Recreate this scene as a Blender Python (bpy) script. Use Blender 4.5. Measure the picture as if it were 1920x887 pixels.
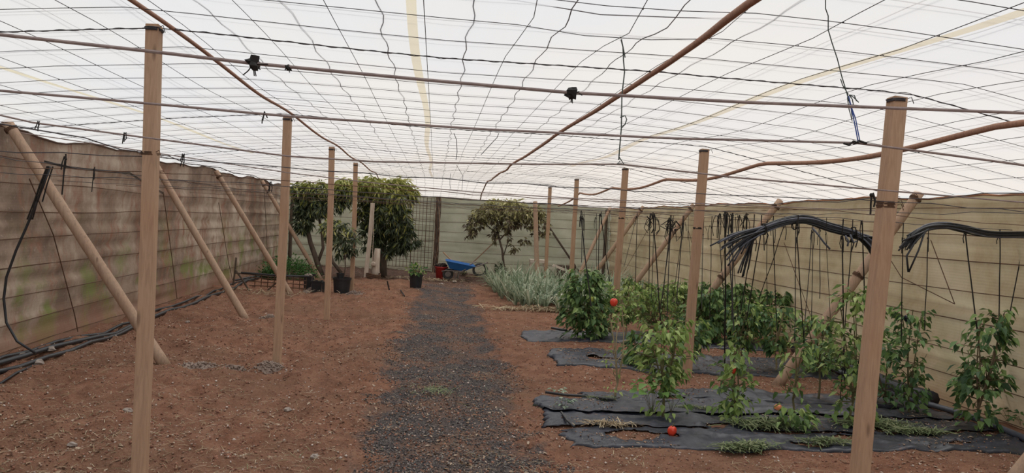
import bpy, math, random
import numpy as np
from mathutils import Vector, Matrix, Euler, Quaternion

for o in list(bpy.data.objects): bpy.data.objects.remove(o)
S = bpy.context.scene
COL = S.collection
random.seed(7)
RNG = np.random.default_rng(11)
R_ = random.random
def U(a, b): return a + (b - a) * R_()

# ------------------------------------------------------------------ camera
CAM = np.array([0.0, 0.0, 1.6])
FPX = 1400.0
_dY = np.array([817 - 960, 405 - 443.5, FPX]); _h = np.array([1, .054, 0])
_Z = np.cross(_h, _dY); _Z /= np.linalg.norm(_Z)
_Y = _dY / np.linalg.norm(_dY); _X = np.cross(_Y, _Z)
RW = np.array([_X, _Y, _Z])                 # world axes expressed in (right, down, forward)
cam_d = bpy.data.cameras.new('camera'); cam = bpy.data.objects.new('camera', cam_d); COL.objects.link(cam)
right, down, fwd = RW[:, 0], RW[:, 1], RW[:, 2]
m = Matrix.Identity(4)
for i in range(3):
    m[i][0] = right[i]; m[i][1] = -down[i]; m[i][2] = -fwd[i]; m[i][3] = CAM[i]
cam.matrix_world = m
cam_d.sensor_width = 36; cam_d.lens = FPX / 1920 * 36; cam_d.clip_start = .05; cam_d.clip_end = 300
S.camera = cam

# ------------------------------------------------------------------ world, sun, exposure
W = bpy.data.worlds.new('overcast_sky'); S.world = W; W.use_nodes = True
nt = W.node_tree; nt.nodes.clear()
wo = nt.nodes.new('ShaderNodeOutputWorld'); bg = nt.nodes.new('ShaderNodeBackground')
tc = nt.nodes.new('ShaderNodeTexCoord'); sp = nt.nodes.new('ShaderNodeSeparateXYZ'); cr = nt.nodes.new('ShaderNodeValToRGB')
nt.links.new(tc.outputs['Generated'], sp.inputs[0]); nt.links.new(sp.outputs['Z'], cr.inputs[0])
cr.color_ramp.elements[0].position = 0.0; cr.color_ramp.elements[0].color = (.95, .93, .90, 1)
cr.color_ramp.elements[1].position = .6; cr.color_ramp.elements[1].color = (.93, .97, 1.0, 1)
nt.links.new(cr.outputs[0], bg.inputs[0]); bg.inputs[1].default_value = 1.55
nt.links.new(bg.outputs[0], wo.inputs[0])
sun_d = bpy.data.lights.new('sun', 'SUN'); sun_d.energy = 6.0; sun_d.angle = math.radians(35); sun_d.color = (1, .96, .9)
sun = bpy.data.objects.new('sun', sun_d); COL.objects.link(sun)
sun.rotation_euler = (math.radians(-14), math.radians(12), 0); sun.location = (0, 0, 12)
S.view_settings.view_transform = 'Standard'; S.view_settings.look = 'None'
S.view_settings.exposure = -0.8; S.view_settings.gamma = 1; S.view_settings.use_curve_mapping = False

# ------------------------------------------------------------------ pixel -> place helpers (lay-out measured on the photograph)
def ray(px, py): return RW @ np.array([px - 960, py - 443.5, FPX])
def G(px, py, z=0.0):
    d = ray(px, py); p = CAM + d * ((z - 1.6) / d[2]); return Vector(p)
def H(px, py, Y):
    d = ray(px, py); return Vector(CAM + d * (Y / d[1]))

# ------------------------------------------------------------------ noise
_perm = RNG.random((256, 256))
def vnoise(x, y, s=1.0, seed=0):
    x = np.asarray(x, float) * s + 31.7 * (seed + 1); y = np.asarray(y, float) * s + 17.3 * (seed + 1)
    xi = np.floor(x).astype(int); yi = np.floor(y).astype(int); u = x - xi; v = y - yi
    u = u * u * (3 - 2 * u); v = v * v * (3 - 2 * v)
    a = _perm[xi % 256, yi % 256]; b = _perm[(xi + 1) % 256, yi % 256]; c = _perm[xi % 256, (yi + 1) % 256]; d = _perm[(xi + 1) % 256, (yi + 1) % 256]
    return (a * (1 - u) + b * u) * (1 - v) + (c * (1 - u) + d * u) * v - .5
PATH = [(3, -.42, .80), (4.6, -.42, .76), (7.6, -.42, .70), (10, -.34, .70), (14.5, -.22, .72), (17, -.25, .6), (19, -.1, .5)]
def path_edges(y):
    ys = [p[0] for p in PATH]
    return np.interp(y, ys, [p[1] for p in PATH]), np.interp(y, ys, [p[2] for p in PATH])
def ground(x, y):
    x = np.asarray(x, float); y = np.asarray(y, float)
    l, r = path_edges(y)
    inp = np.clip((x - l + .12) / .25, 0, 1) * np.clip((r + .12 - x) / .25, 0, 1)
    row = np.clip((x - .9) / .3, 0, 1)
    amp = 1 - .62 * np.maximum(inp, row)
    z = .10 * vnoise(x, y, .9, 1) + amp * (.075 * vnoise(x, y, 2.6, 2) + .06 * vnoise(x, y, 6.5, 3) + .035 * vnoise(x, y, 15, 4) + .016 * vnoise(x, y, 34, 5))
    return z - .01 * inp
def gz(x, y): return float(ground(x, y))
def ceil_z(x, y):
    x = np.asarray(x, float); y = np.asarray(y, float)
    z = np.interp(x, [-4.15, -2.6, -1.57, 0, 1.25, 2.85, 3.9, 5.15], [2.24, 2.45, 2.545, 2.515, 2.53, 2.5, 2.32, 2.09])
    ph = np.cos((y - 4.35) / 3.5 * 2 * math.pi)
    return z + .018 * ph * np.exp(-((x + 1.57) / .8) ** 2) + .035 * (ph - .6) * np.exp(-((x - 2.85) / .8) ** 2)
def cz(x, y): return float(ceil_z(x, y))

# ------------------------------------------------------------------ objects / meshes
def tag(o, label=None, cat=None, group=None, kind=None):
    if label: o['label'] = label
    if cat: o['category'] = cat
    if group: o['group'] = group
    if kind: o['kind'] = kind
    return o
def empty(name, loc, label, cat, group=None, rz=0):
    o = bpy.data.objects.new(name, None); COL.objects.link(o); o.location = loc; o.rotation_euler = (0, 0, rz); o.empty_display_size = .05
    return tag(o, label, cat, group)
def wloc(o):
    return o.matrix_basis.translation.copy() if o.parent is None else o.matrix_basis.translation + wloc(o.parent)
class MB:
    def __init__(s): s.v = []; s.f = []; s.mi = []
    def add(s, vs, fs, mi=0):
        n = len(s.v); s.v += [tuple(p) for p in vs]; s.f += [tuple(i + n for i in f) for f in fs]; s.mi += [mi] * len(fs); return s
    def box(s, x0, x1, y0, y1, z0, z1, mi=0):
        return s.add([(x0,y0,z0),(x1,y0,z0),(x1,y1,z0),(x0,y1,z0),(x0,y0,z1),(x1,y0,z1),(x1,y1,z1),(x0,y1,z1)],
                     [(0,3,2,1),(4,5,6,7),(0,1,5,4),(1,2,6,5),(2,3,7,6),(3,0,4,7)], mi)
    def tube(s, pts, r, n=6, cap=True, mi=0, square=False):
        pts = [Vector(p) for p in pts]; k = len(pts); rs = r if hasattr(r, '__len__') else [r] * k
        vs = []; up = Vector((0, 0, 1)); prev = None
        for i in range(k):
            t = (pts[min(i + 1, k - 1)] - pts[max(i - 1, 0)])
            if t.length < 1e-9: t = Vector((0, 0, 1))
            t.normalize()
            if prev is None:
                a = t.cross(up if abs(t.z) < .95 else Vector((0, 1, 0))).normalized()
            else:
                a = (prev - t * prev.dot(t))
                a = a.normalized() if a.length > 1e-6 else t.cross(Vector((0, 1, .1))).normalized()
            prev = a; b = t.cross(a)
            for j in range(n):
                an = 2 * math.pi * (j + (.5 if square else 0)) / n
                vs.append(pts[i] + (a * math.cos(an) + b * math.sin(an)) * rs[i])
        fs = []
        for i in range(k - 1):
            for j in range(n):
                fs.append((i * n + j, i * n + (j + 1) % n, (i + 1) * n + (j + 1) % n, (i + 1) * n + j))
        if cap: fs += [tuple(reversed(range(n))), tuple((k - 1) * n + j for j in range(n))]
        return s.add(vs, fs, mi)
    def lathe(s, prof, c=(0, 0, 0), n=20, mi=0, capb=True, capt=False):
        vs = []; c = Vector(c)
        for (r, z) in prof:
            for j in range(n):
                a = 2 * math.pi * j / n; vs.append(c + Vector((r * math.cos(a), r * math.sin(a), z)))
        fs = [(i * n + j, i * n + (j + 1) % n, (i + 1) * n + (j + 1) % n, (i + 1) * n + j) for i in range(len(prof) - 1) for j in range(n)]
        if capb: fs.append(tuple(reversed(range(n))))
        if capt: fs.append(tuple((len(prof) - 1) * n + j for j in range(n)))
        return s.add(vs, fs, mi)
    def blob(s, c, r, seed=0, n=8, m_=5, rough=.2, mi=0, sq=(1, 1, 1)):
        rr = random.Random(seed); vs = []; c = Vector(c)
        for i in range(1, m_):
            ph = math.pi * i / m_
            for j in range(n):
                a = 2 * math.pi * j / n; q = r * (1 + rough * (rr.random() - .5) * 2)
                vs.append(c + Vector((math.sin(ph) * math.cos(a) * q * sq[0], math.sin(ph) * math.sin(a) * q * sq[1], math.cos(ph) * q * sq[2])))
        t = len(vs); vs += [c + Vector((0, 0, r * sq[2])), c - Vector((0, 0, r * sq[2]))]
        fs = [(i * n + j, (i + 1) * n + j, (i + 1) * n + (j + 1) % n, i * n + (j + 1) % n) for i in range(m_ - 2) for j in range(n)]
        fs += [(t, j, (j + 1) % n) for j in range(n)] + [(t + 1, (m_ - 2) * n + (j + 1) % n, (m_ - 2) * n + j) for j in range(n)]
        return s.add(vs, fs, mi)
    def build(s, name, mats, parent=None, origin=None, smooth=False):
        """origin: world point of the object's origin; verts are given in world space"""
        me = bpy.data.meshes.new(name)
        o0 = Vector(origin) if origin is not None else Vector((0, 0, 0))
        me.from_pydata([tuple(Vector(p) - o0) for p in s.v], [], s.f)
        for m_ in (mats if isinstance(mats, (list, tuple)) else [mats]): me.materials.append(m_)
        if any(s.mi): me.polygons.foreach_set('material_index', s.mi)
        if smooth: me.polygons.foreach_set('use_smooth', [True] * len(me.polygons))
        me.update()
        o = bpy.data.objects.new(name, me); COL.objects.link(o)
        if parent is not None:
            o.parent = parent; o.location = o0 - wloc(parent)
        else: o.location = o0
        return o
def np_mesh(name, V, F, mats, parent=None, smooth=False, mi=None, origin=(0, 0, 0)):
    V = np.asarray(V, np.float32) - np.asarray(origin, np.float32); F = np.asarray(F, np.int32); k = F.shape[1]
    me = bpy.data.meshes.new(name); me.vertices.add(len(V)); me.vertices.foreach_set('co', V.ravel())
    me.loops.add(F.size); me.loops.foreach_set('vertex_index', F.ravel())
    me.polygons.add(len(F)); me.polygons.foreach_set('loop_start', np.arange(0, F.size, k, dtype=np.int32))
    try: me.polygons.foreach_set('loop_total', np.full(len(F), k, np.int32))
    except Exception: pass
    if smooth: me.polygons.foreach_set('use_smooth', np.ones(len(F), bool))
    for m_ in (mats if isinstance(mats, (list, tuple)) else [mats]): me.materials.append(m_)
    if mi is not None: me.polygons.foreach_set('material_index', np.asarray(mi, np.int32))
    me.update(calc_edges=True); me.validate()
    o = bpy.data.objects.new(name, me); COL.objects.link(o)
    if parent is not None: o.parent = parent; o.location = Vector(origin) - wloc(parent)
    else: o.location = origin
    return o
def scatter(name, base_v, base_f, pos, rot, scl, mats, parent=None, mi=None, origin=(0, 0, 0)):
    """many copies of a small shape joined in one mesh. pos (n,3), rot (n,3,3), scl (n,3) or (n,)"""
    bv = np.asarray(base_v, float); bf = np.asarray(base_f, int); n = len(pos); scl = np.asarray(scl, float)
    if scl.ndim == 1: scl = np.repeat(scl[:, None], 3, 1)
    V = np.einsum('nij,nkj->nki', rot, bv[None] * scl[:, None, :]) + pos[:, None, :]
    F = bf[None] + (np.arange(n) * len(bv))[:, None, None]
    mm = None if mi is None else np.repeat(np.asarray(mi), len(bf))
    return np_mesh(name, V.reshape(-1, 3), F.reshape(-1, bf.shape[1]), mats, parent, mi=mm, origin=origin)
def rots(n, tilt=.5, rng=RNG):
    a = rng.random(n) * 2 * math.pi; t = (rng.random(n) - .5) * 2 * tilt; b = rng.random(n) * 2 * math.pi
    Rz = np.zeros((n, 3, 3)); Rz[:, 0, 0] = np.cos(a); Rz[:, 0, 1] = -np.sin(a); Rz[:, 1, 0] = np.sin(a); Rz[:, 1, 1] = np.cos(a); Rz[:, 2, 2] = 1
    Rx = np.zeros((n, 3, 3)); Rx[:, 0, 0] = 1; Rx[:, 1, 1] = np.cos(t); Rx[:, 1, 2] = -np.sin(t); Rx[:, 2, 1] = np.sin(t); Rx[:, 2, 2] = np.cos(t)
    R2 = np.zeros((n, 3, 3)); R2[:, 0, 0] = np.cos(b); R2[:, 0, 1] = -np.sin(b); R2[:, 1, 0] = np.sin(b); R2[:, 1, 1] = np.cos(b); R2[:, 2, 2] = 1
    return np.einsum('nij,njk,nkl->nil', Rz, Rx, R2)
def dir_rots(D, roll):
    """local +X along D, local Z kept as near up as possible, rolled"""
    D = D / np.linalg.norm(D, axis=1, keepdims=True); up = np.array([0, 0, 1.0])
    Yv = np.cross(up[None] + 1e-3, D); Yv /= np.linalg.norm(Yv, axis=1, keepdims=True) + 1e-9
    Zv = np.cross(D, Yv); c = np.cos(roll)[:, None]; s_ = np.sin(roll)[:, None]
    Y2 = Yv * c + Zv * s_; Z2 = -Yv * s_ + Zv * c
    return np.stack([D, Y2, Z2], axis=2)

# ------------------------------------------------------------------ materials
def new_mat(name):
    m_ = bpy.data.materials.new(name); m_.use_nodes = True; n = m_.node_tree; n.nodes.clear()
    out = n.nodes.new('ShaderNodeOutputMaterial'); b = n.nodes.new('ShaderNodeBsdfPrincipled'); n.links.new(b.outputs[0], out.inputs[0])
    return m_, n, b, out
def nz(n, scale, detail=4, rough=.6, vec=None, dist=0):
    t = n.nodes.new('ShaderNodeTexNoise'); t.inputs['Scale'].default_value = scale; t.inputs['Detail'].default_value = detail
    t.inputs['Roughness'].default_value = rough; t.inputs['Distortion'].default_value = dist
    if vec is not None: n.links.new(vec, t.inputs['Vector'])
    return t.outputs['Fac']
def ramp(n, fac, stops):
    r = n.nodes.new('ShaderNodeValToRGB'); n.links.new(fac, r.inputs[0]); e = r.color_ramp.elements
    while len(e) > 2: e.remove(e[-1])
    for i, (p, c) in enumerate(stops):
        if i >= 2: e.new(p)
        e[i].position = p; e[i].color = (c[0], c[1], c[2], 1) if hasattr(c, '__len__') else (c, c, c, 1)
    return r.outputs[0]
def mixc(n, fac, a, b, mode='MIX'):
    x = n.nodes.new('ShaderNodeMix'); x.data_type = 'RGBA'; x.blend_type = mode
    for s_, v in ((x.inputs[0], fac), (x.inputs[6], a), (x.inputs[7], b)):
        if hasattr(v, 'is_linked') or hasattr(v, 'node'): n.links.new(v, s_)
        elif hasattr(v, '__len__'): s_.default_value = (v[0], v[1], v[2], 1)
        else: s_.default_value = v
    return x.outputs[2]
def mth(n, op, a, b=None):
    x = n.nodes.new('ShaderNodeMath'); x.operation = op
    for s_, v in ((x.inputs[0], a), (x.inputs[1], b)):
        if v is None: continue
        if hasattr(v, 'node'): n.links.new(v, s_)
        else: s_.default_value = v
    return x.outputs[0]
def coords(n, kind='Object', scale=None):
    t = n.nodes.new('ShaderNodeTexCoord'); o = t.outputs[kind]
    if scale:
        mp = n.nodes.new('ShaderNodeMapping'); mp.inputs['Scale'].default_value = scale; n.links.new(o, mp.inputs[0]); o = mp.outputs[0]
    return o
def bump(n, b, h, strength=.3, dist=.01):
    x = n.nodes.new('ShaderNodeBump'); x.inputs['Strength'].default_value = strength; x.inputs['Distance'].default_value = dist
    n.links.new(h, x.inputs['Height']); n.links.new(x.outputs[0], b.inputs['Normal'])
def simple(name, c1, c2=None, scale=12, rough=.7, metal=0, stretch=None, bmp=.2, spec=.3):
    m_, n, b, o = new_mat(name); v = coords(n, 'Object', stretch)
    c2 = c2 or tuple(x * .7 for x in c1)
    f = nz(n, scale, 5, .65, v); n.links.new(ramp(n, f, [(.3, c2), (.7, c1)]), b.inputs['Base Color'])
    b.inputs['Roughness'].default_value = rough; b.inputs['Metallic'].default_value = metal; b.inputs['Specular IOR Level'].default_value = spec
    if bmp: bump(n, b, f, bmp, .004)
    return m_
def leaf_mat(name, dark, mid, light, trans=.25, rough=.45):
    m_, n, b, out = new_mat(name)
    oi = n.nodes.new('ShaderNodeObjectInfo'); ge = n.nodes.new('ShaderNodeNewGeometry')
    f = mth(n, 'FRACT', mth(n, 'ADD', oi.outputs['Random'], ge.outputs['Random Per Island']))
    c = ramp(n, f, [(0, dark), (.55, mid), (1, light)])
    n.links.new(c, b.inputs['Base Color']); b.inputs['Roughness'].default_value = rough; b.inputs['Specular IOR Level'].default_value = .35
    t = n.nodes.new('ShaderNodeBsdfTranslucent'); n.links.new(c, t.inputs[0])
    mx = n.nodes.new('ShaderNodeMixShader'); mx.inputs[0].default_value = trans
    n.links.new(b.outputs[0], mx.inputs[1]); n.links.new(t.outputs[0], mx.inputs[2]); n.links.new(mx.outputs[0], out.inputs[0])
    return m_

def wood_mat(name, a, b_, knots=True):
    m_, n, b, o = new_mat(name)
    f = nz(n, 9, 5, .6, coords(n, 'Object', (6, 6, .35)), 1.2); g = nz(n, 2.2, 3, .5, coords(n, 'Object'))
    c = ramp(n, f, [(.25, b_), (.6, a)])
    c = mixc(n, mth(n, 'MULTIPLY', ramp(n, g, [(.45, 0), (.75, 1)]), .35), c, tuple(x * y for x, y in zip(a, (.85, .62, .5))))
    if knots:
        v = n.nodes.new('ShaderNodeTexVoronoi'); v.inputs['Scale'].default_value = 1; n.links.new(coords(n, 'Object', (9, 9, 2.2)), v.inputs['Vector'])
        k = ramp(n, v.outputs['Distance'], [(.05, 1), (.13, 0)])
        c = mixc(n, mth(n, 'MULTIPLY', k, .6), c, (.12, .07, .045))
    n.links.new(c, b.inputs['Base Color']); b.inputs['Roughness'].default_value = .75; b.inputs['Specular IOR Level'].default_value = .2
    bump(n, b, f, .25, .004); return m_
M = {}
M['post'] = wood_mat('planed_post_wood', (.47, .315, .21), (.34, .215, .14))
M['pole'] = wood_mat('round_pole_wood', (.44, .31, .22), (.29, .2, .145))
M['cane'] = wood_mat('roof_cane', (.40, .235, .165), (.22, .12, .085), False)
M['whitewood'] = simple('whitewashed_wood', (.62, .55, .47), (.42, .33, .26), 6, .8, stretch=(5, 5, .6))
M['bark'] = simple('bark', (.17, .13, .10), (.07, .055, .045), 14, .9, stretch=(1, 1, .3), bmp=.6)
M['wire'] = simple('dark_wire', (.085, .075, .08), (.05, .045, .05), 20, .6, .3, bmp=0)
M['rope'] = simple('brown_tension_line', (.34, .27, .25), (.22, .165, .155), 30, .8, bmp=0)
M['rust'] = simple('rusty_wire', (.16, .085, .05), (.08, .05, .035), 12, .85, bmp=0)
M['upper'] = simple('outer_wire', (.22, .21, .22), (.15, .15, .16), 20, .7, bmp=0)
M['string'] = simple('black_string', (.028, .024, .022), (.012, .011, .01), 20, .75, bmp=0)
M['blue_string'] = simple('blue_twine', (.07, .13, .42), (.04, .08, .28), 20, .6, bmp=0)
M['grey_string'] = simple('grey_green_twine', (.10, .12, .11), (.05, .06, .055), 20, .8, bmp=0)
M['hose'] = simple('black_irrigation_hose', (.028, .03, .036), (.015, .016, .02), 6, .38, bmp=0, spec=.5)
M['hose_dusty'] = simple('dusty_irrigation_hose', (.14, .15, .19), (.04, .045, .06), 4, .4, bmp=0, spec=.5)
M['pot'] = simple('black_plastic_pot', (.022, .023, .028), (.012, .012, .015), 5, .5, bmp=0, spec=.45)
M['potsoil'] = simple('pot_soil', (.08, .06, .05), (.03, .022, .018), 40, .95, bmp=.6)
M['red'] = simple('red_bucket_plastic', (.62, .06, .055), (.48, .05, .045), 4, .45, bmp=0)
M['bluep'] = simple('blue_barrow_plastic', (.035, .17, .48), (.025, .12, .36), 4, .45, bmp=0)
M['bluebag'] = simple('dark_blue_plastic', (.03, .04, .20), (.018, .025, .12), 6, .55)
M['metal'] = simple('galvanised_tube', (.30, .27, .26), (.17, .13, .11), 9, .5, .6, bmp=0)
M['tyre'] = simple('grey_tyre_rubber', (.10, .10, .10), (.045, .045, .045), 20, .85)
M['pepper'] = simple('red_pepper_skin', (.72, .07, .035), (.60, .04, .02), 6, .25, bmp=0, spec=.5)
M['orange'] = simple('orange_pepper_skin', (.78, .30, .14), (.6, .2, .09), 6, .35, bmp=0)
M['dkfruit'] = simple('dark_purple_fruit', (.012, .01, .03), (.008, .006, .018), 6, .2, bmp=0, spec=.6)
M['stem'] = simple('pepper_stem', (.16, .15, .07), (.09, .075, .04), 12, .8)
M['woodystem'] = simple('woody_pepper_stem', (.24, .18, .11), (.12, .09, .06), 12, .85)
M['drystem'] = simple('dry_pale_stem', (.42, .35, .22), (.27, .21, .12), 12, .85)
M['stone'] = simple('pale_stone', (.42, .37, .33), (.25, .2, .17), 5, .9)
M['concrete'] = simple('crumbled_concrete', (.34, .27, .23), (.20, .145, .115), 18, .95, bmp=.8)
M['pepperleaf'] = leaf_mat('pepper_leaf', (.06, .115, .035), (.14, .235, .07), (.32, .45, .16), .28)
M['pepperleaf_light'] = leaf_mat('pale_pepper_leaf', (.17, .25, .06), (.30, .42, .12), (.52, .60, .25), .3)
M['pepperleaf_dark'] = leaf_mat('dark_pepper_leaf', (.035, .08, .035), (.09, .18, .065), (.22, .36, .14), .22)
M['herb'] = leaf_mat('fresh_herb_leaf', (.03, .09, .02), (.055, .15, .035), (.12, .24, .07), .3)
M['mango'] = leaf_mat('mango_leaf', (.022, .034, .018), (.05, .075, .035), (.17, .20, .11), .22, .35)
M['mango_new_lit'] = leaf_mat('young_toplit_mango_leaf', (.18, .22, .055), (.36, .38, .10), (.55, .52, .19), .3)  # yellow-green new growth, with top light painted into the leaf colour
M['avo'] = leaf_mat('tired_olive_leaf', (.09, .075, .045), (.21, .19, .095), (.40, .38, .2), .2)
M['avo_new'] = leaf_mat('yellow_olive_leaf', (.28, .28, .12), (.42, .40, .17), (.58, .54, .27), .3)
M['avo_dead'] = leaf_mat('dead_brown_leaf', (.06, .04, .025), (.10, .07, .045), (.16, .12, .08), .1)
M['leek'] = leaf_mat('leek_blade', (.15, .21, .13), (.30, .37, .25), (.58, .60, .46), .25)
M['straw'] = leaf_mat('dry_straw', (.24, .17, .10), (.36, .28, .17), (.55, .47, .33), .1, .8)
M['litter'] = leaf_mat('dry_leaf_litter', (.12, .06, .04), (.26, .16, .10), (.45, .36, .27), .1, .8)
M['gravel'] = leaf_mat('black_gravel', (.03, .027, .029), (.085, .076, .076), (.30, .265, .24), 0, .85)
M['pebble'] = leaf_mat('soil_pebble', (.17, .09, .06), (.30, .19, .14), (.62, .54, .48), 0, .9)
M['clod'] = leaf_mat('soil_clod', (.15, .065, .043), (.25, .115, .077), (.36, .185, .125), 0, .95)
M['grasscut'] = leaf_mat('cut_green_grass', (.09, .13, .05), (.17, .22, .10), (.34, .36, .2), .2, .7)
M['board'] = simple('pale_board', (.86, .80, .70), (.68, .60, .50), 7, .8)

def ground_mat():
    m_, n, b, o = new_mat('red_soil_and_gravel')
    v = coords(n, 'Object'); sp_ = n.nodes.new('ShaderNodeSeparateXYZ'); n.links.new(v, sp_.inputs[0])
    big = nz(n, .8, 5, .6, v); mid = nz(n, 5, 6, .7, v); fine = nz(n, 55, 4, .75, v); vf = nz(n, 160, 3, .7, v)
    soil = ramp(n, mid, [(.25, (.115, .054, .034)), (.5, (.25, .122, .078)), (.75, (.36, .20, .135))])
    soil = mixc(n, mth(n, 'MULTIPLY', ramp(n, big, [(.42, 0), (.62, 1)]), .5), soil, (.19, .115, .075))
    soil = mixc(n, mth(n, 'MULTIPLY', ramp(n, fine, [(.52, 0), (.72, 1)]), .5), soil, (.36, .24, .17))
    soil = mixc(n, mth(n, 'MULTIPLY', ramp(n, fine, [(.28, 1), (.44, 0)]), .6), soil, (.085, .04, .028))
    grav = ramp(n, fine, [(.3, (.028, .025, .027)), (.5, (.085, .074, .074)), (.7, (.21, .18, .165))])
    grav = mixc(n, mth(n, 'MULTIPLY', ramp(n, vf, [(.6, 0), (.75, 1)]), .6), grav, (.30, .27, .24))
    grav = mixc(n, mth(n, 'MULTIPLY', ramp(n, nz(n, 1.5, 4, .6, v), [(.47, 0), (.60, 1)]), .75), grav, (.20, .115, .08))
    # gravel strip: |x - cx(y)| against a noisy half width
    y = sp_.outputs['Y']; x = sp_.outputs['X']
    mr = n.nodes.new('ShaderNodeMapRange'); n.links.new(y, mr.inputs[0]); mr.inputs[1].default_value = 4; mr.inputs[2].default_value = 15; mr.inputs[3].default_value = .17; mr.inputs[4].default_value = .26
    d = mth(n, 'ABSOLUTE', mth(n, 'SUBTRACT', x, mr.outputs[0]))
    ed = mth(n, 'MULTIPLY', mth(n, 'SUBTRACT', nz(n, 1.9, 6, .7, v), .5), 1.5)
    ed2 = mth(n, 'MULTIPLY', mth(n, 'SUBTRACT', fine, .5), .35)
    dd = mth(n, 'ADD', mth(n, 'ADD', d, ed), ed2)
    msk = n.nodes.new('ShaderNodeMapRange'); n.links.new(dd, msk.inputs[0]); msk.inputs[1].default_value = .46; msk.inputs[2].default_value = .66; msk.inputs[3].default_value = 1; msk.inputs[4].default_value = 0
    far = n.nodes.new('ShaderNodeMapRange'); n.links.new(y, far.inputs[0]); far.inputs[1].default_value = 16.5; far.inputs[2].default_value = 19; far.inputs[3].default_value = 1; far.inputs[4].default_value = 0
    k = mth(n, 'MULTIPLY', msk.outputs[0], far.outputs[0])
    c = mixc(n, k, soil, grav)
    # dark litter band in front of the far wall
    fb = n.nodes.new('ShaderNodeMapRange'); n.links.new(mth(n, 'ADD', y, mth(n, 'MULTIPLY', mid, 2.5)), fb.inputs[0]); fb.inputs[1].default_value = 18.6; fb.inputs[2].default_value = 20.2
    c = mixc(n, mth(n, 'MULTIPLY', fb.outputs[0], .8), c, mixc(n, fine, (.05, .035, .03), (.14, .10, .085)))
    n.links.new(c, b.inputs['Base Color']); b.inputs['Roughness'].default_value = .95; b.inputs['Specular IOR Level'].default_value = .1
    h = mth(n, 'ADD', mth(n, 'MULTIPLY', mid, 1.2), mth(n, 'ADD', fine, mth(n, 'MULTIPLY', vf, .5)))
    bump(n, b, h, .9, .018); return m_
M['ground'] = ground_mat()

def wall_mat(name, base, light, dark, green, rust, green_amt, trans, streak=.6, weave=.13):
    m_, n, b, out = new_mat(name)
    v = coords(n, 'Object'); sp_ = n.nodes.new('ShaderNodeSeparateXYZ'); n.links.new(v, sp_.inputs[0])
    a = nz(n, 1.1, 6, .65, v); s1 = nz(n, 3.5, 5, .7, coords(n, 'Object', (1, 1, .35)), .8); fine = nz(n, 28, 4, .7, coords(n, 'Object', (1, 1, .6)))
    c = ramp(n, a, [(.36, dark), (.5, base), (.66, light)])
    c = mixc(n, mth(n, 'MULTIPLY', ramp(n, s1, [(.5, 0), (.68, 1)]), streak), c, rust)
    c = mixc(n, mth(n, 'MULTIPLY', ramp(n, fine, [(.58, 0), (.76, 1)]), streak * .55), c, light)
    c = mixc(n, mth(n, 'MULTIPLY', ramp(n, fine, [(.24, 1), (.4, 0)]), streak * .4), c, dark)
    zg = n.nodes.new('ShaderNodeMapRange'); n.links.new(sp_.outputs['Z'], zg.inputs[0]); zg.inputs[1].default_value = .35; zg.inputs[2].default_value = 1.5; zg.inputs[3].default_value = 1; zg.inputs[4].default_value = 0
    gm = mth(n, 'MULTIPLY', zg.outputs[0], ramp(n, nz(n, 1.7, 5, .6, v), [(.5, 0), (.62, 1)]))
    c = mixc(n, mth(n, 'MULTIPLY', gm, green_amt), c, green)
    lo = n.nodes.new('ShaderNodeMapRange'); n.links.new(mth(n, 'ADD', sp_.outputs['Z'], mth(n, 'MULTIPLY', a, .5)), lo.inputs[0]); lo.inputs[1].default_value = .3; lo.inputs[2].default_value = .62; lo.inputs[3].default_value = .7; lo.inputs[4].default_value = 0
    c = mixc(n, lo.outputs[0], c, rust)
    wv = n.nodes.new('ShaderNodeTexWave'); wv.wave_type = 'BANDS'; wv.bands_direction = 'Z'; wv.inputs['Scale'].default_value = 11; wv.inputs['Distortion'].default_value = 1.2; wv.inputs['Detail'].default_value = 2; n.links.new(v, wv.inputs['Vector'])
    c = mixc(n, mth(n, 'MULTIPLY', wv.outputs['Fac'], weave), c, light)
    n.links.new(c, b.inputs['Base Color']); b.inputs['Roughness'].default_value = .9; b.inputs['Specular IOR Level'].default_value = .1
    bump(n, b, mth(n, 'ADD', mth(n, 'MULTIPLY', wv.outputs['Fac'], weave * 8), fine), .25, .004)
    t = n.nodes.new('ShaderNodeBsdfTranslucent'); n.links.new(c, t.inputs[0])
    mx = n.nodes.new('ShaderNodeMixShader'); mx.inputs[0].default_value = trans
    n.links.new(b.outputs[0], mx.inputs[1]); n.links.new(t.outputs[0], mx.inputs[2]); n.links.new(mx.outputs[0], out.inputs[0])
    return m_
M['wall_left'] = wall_mat('weathered_brown_windbreak', (.36, .28, .215), (.54, .46, .37), (.20, .145, .11), (.21, .24, .085), (.30, .16, .11), 1.0, .2, 1.0, .03)
M['wall_right'] = wall_mat('khaki_windbreak', (.47, .405, .27), (.56, .49, .35), (.37, .31, .195), (.36, .34, .21), (.38, .25, .15), .4, .32, .4)
M['wall_far'] = wall_mat('grey_green_windbreak', (.42, .42, .32), (.49, .485, .38), (.34, .345, .255), (.38, .41, .27), (.44, .40, .30), .3, .3, .3)
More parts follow.
